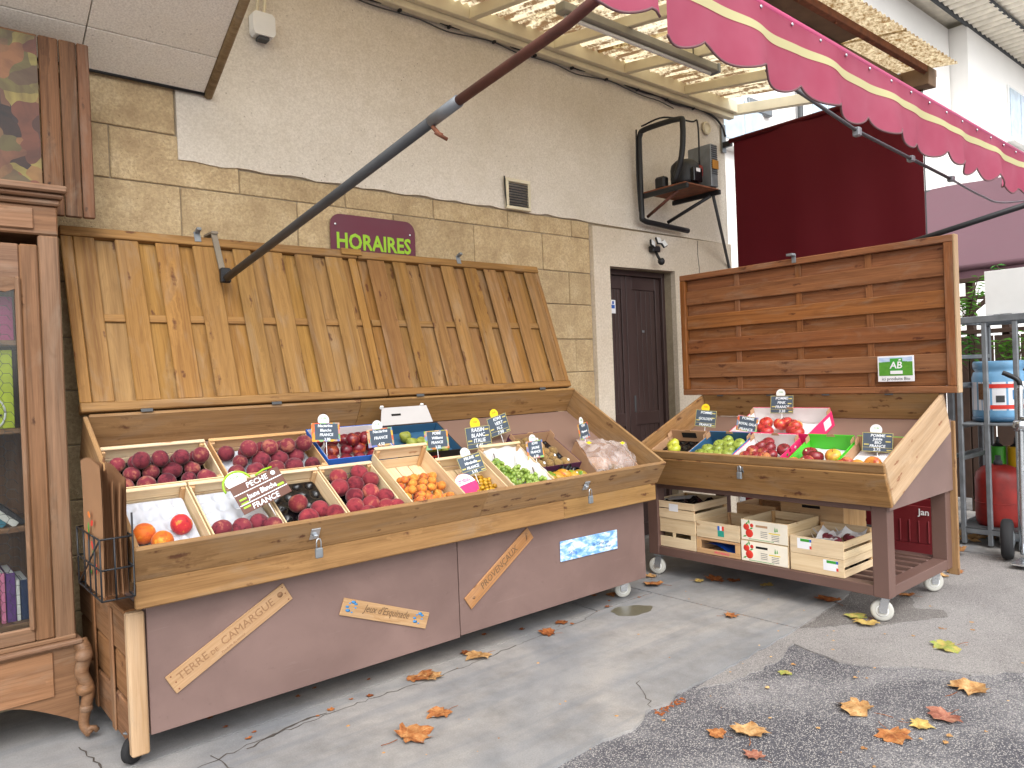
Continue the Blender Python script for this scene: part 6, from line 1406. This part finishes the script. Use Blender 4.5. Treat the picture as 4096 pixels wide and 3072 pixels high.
for a in [
    (1.91, 3.00, .10, 'orange', 'curled orange leaf by the long stall base, left of its pale twin', None, .0), (1.945, 2.96, .085, 'tan', 'pale curled leaf touching the orange one by the long stall base', None, .0),
    (2.27, 3.00, .105, 'tan', 'tan leaf on the concrete below the steep wooden sign', None, .0), (1.76, 2.61, .085, 'orange', 'orange leaf on the concrete, upper of two at bottom centre', None, .0),
    (1.56, 2.53, .125, 'orange', 'largest orange leaf on the concrete at bottom centre', None, .0), (2.74, 2.99, .075, 'brown', 'brown leaf beside the base below the blue printed board', None, .0),
    (3.63, 2.45, .07, 'orange', 'folded orange leaf alone in the middle of the concrete', None, .0), (3.85, 3.16, .11, 'orange', 'orange leaf between the two stalls near the castor', None, .0),
    (4.26, 2.19, .12, 'brown', 'brown leaf on concrete under the right end of the small stall', None, .0), (4.08, 1.93, .10, 'green', 'half green leaf beside the front castor of the small stall', 30, gz + .008), (4.02, 1.86, .10, 'yellow', 'yellow leaf lying against the half green one by the castor', 100, gz + .008),
    (3.94, 1.43, .11, 'green', 'green-edged yellow leaf on the pale worn asphalt', 60, -.005), (3.50, 1.20, .125, 'tan', 'tan leaf with long stalk on dark asphalt near the right edge', 250, gz),
    (3.00, 1.43, .12, 'tan', 'large pale tan leaf in the middle of the dark asphalt', 10, gz), (3.03, 1.215, .07, 'yellow', 'small yellow leaf between the orange and the red leaf on the asphalt', 200, gz),
    (3.17, 1.17, .095, 'red', 'reddish leaf on the asphalt at lower right', 80, gz), (2.88, 1.25, .095, 'orange', 'orange leaf at the bottom right of the asphalt', 140, gz),
    (2.43, 1.71, .06, 'orange', 'small orange leaf left of a curled pale leaf on the asphalt', 20, gz), (2.52, 1.63, .11, 'tan', 'curled pale tan leaf on the asphalt near the concrete edge', 300, gz),
    (2.38, 1.52, .06, 'red', 'small mauve-red leaf nearest the bottom edge', 0, gz), (3.14, 1.83, .05, 'green', 'thin olive leaf at the boundary of the dark asphalt', 90, gz),
    (4.67, 1.91, .08, 'orange', 'orange leaf behind the front castor under the small stall', 0, -.005), (5.4, 1.90, .085, 'orange', 'pointed orange leaf on the ground before the hand truck', 70, -.005), (5.25, 1.92, .06, 'tan', 'small tan leaf next to the pointed orange one before the hand truck', 70, -.005),
    (4.19, 2.93, .10, 'brown', 'dark brown leaf under the middle of the small stall', None, .0), (4.26, 2.83, .07, 'brown', 'small brown leaf under the small stall, right of the dark one', None, .0), (4.3, 2.62, .07, 'yellow', 'yellowish leaf in the shade under the small stall', None, .0),
    (3.98, 3.3, .07, 'tan', 'tan leaf behind the far castor of the small stall', None, .0), (4.1, 3.0, .06, 'yellow', 'small yellow-green leaf under the left half of the small stall', None, .0), (2.25, 3.08, .05, 'brown', 'small brown leaf tucked under the long stall base', None, 0.0), (2.9, 3.06, .06, 'brown', 'brown leaf half under the base near its right end', None, 0.0), (3.5, 3.22, .06, 'orange', 'orange leaf beneath the right castor of the long stall', None, 0.0)]:
    leaf(a[0], a[1], a[2] * 1.05, a[3], a[4], a[5], U(-6, 6), U(-6, 6), a[6] + .001)
# drifts of dead leaves behind the small stall
def litter(name, lab, x0, x1, y0, y1, n, s0, s1, mat, z=.0, flatz=.25):
    VS = []; FS = []
    for k in range(n):
        me = leaf_me(random.randint(0, 9)); s = U(s0, s1); M0 = T((U(x0, x1), U(y0, y1), z + U(0, .03) * (1 if s > .05 else .05))) @ RZ(U(0, 360)) @ RX(U(-25, 25) if s > .04 else 0) @ Matrix.Diagonal((s, s, s, 1)); b = len(VS)
        VS += [M0 @ v.co for v in me.vertices]; FS += [[q + b for q in p.vertices] for p in me.polygons]
    o = link(name, pydata(name, VS, FS, True), mat, Matrix()); tag(o, lab, 'leaves', kind='stuff')
litter('leaf_drift', 'drift of dead brown leaves under the cages behind the small stall', 5.7, 6.9, 2.35, 3.3, 120, .05, .12, LM['brown'])
litter('leaf_drift', 'loose tan leaves by the foot of the first cage', 5.85, 6.8, 2.0, 2.45, 40, .05, .10, LM['tan'])
def chips(name, lab, pts, mat, s0, s1):
    VS = []; FS = []
    for x, y, z in pts:
        b = len(VS); n = 5; s = U(s0, s1); a0 = U(0, 6)
        ring_ = [(x + s * U(.6, 1.2) * math.cos(a0 + 6.283 * k / n), y + s * U(.6, 1.2) * math.sin(a0 + 6.283 * k / n)) for k in range(n)]
        VS += [(p, q, z) for p, q in ring_] + [(x, y, z + s * U(.25, .5))]; FS += [[b + k, b + (k + 1) % n, b + n] for k in range(n)]
    tag(link(name, pydata(name, VS, FS), mat, Matrix()), lab, 'litter', kind='stuff')
chips('leaf_fragments', 'tiny orange leaf fragments scattered over concrete and asphalt', [(U(1.0, 4.2), U(1.0, 3.0), 0) for k in range(70)], LM['tan'], .003, .010)
litter('leaf_crumbs', 'small crumpled brown leaves gathered along the stall base and under the stalls', .9, 4.7, 2.95, 3.5, 40, .014, .03, LM['brown'])
litter('leaf_crumbs', 'small broken tan leaf pieces strewn over the asphalt', 2.2, 5.0, .9, 2.0, 24, .010, .028, LM['tan'], -.008)
chips('joint_debris', 'rusty leaf debris caught in the broken concrete edge', [(U(2.40, 2.60), U(1.97, 2.02), -.01) for k in range(60)] + [(3.708 + U(-.006, .006), U(2.1, 3.05), -.006) for k in range(70)] + [(U(3.2, 3.7), 3.067 + U(-.006, .006), -.006) for k in range(50)], LM['brown'], .003, .010)
chips('grit', 'loose pale grit on the coarse asphalt', [(U(.8, 4.2), U(.5, 1.95), -.012) for k in range(900)], plain('grit', '#8f8b86', .9, var=.3, vs=40), .002, .006)
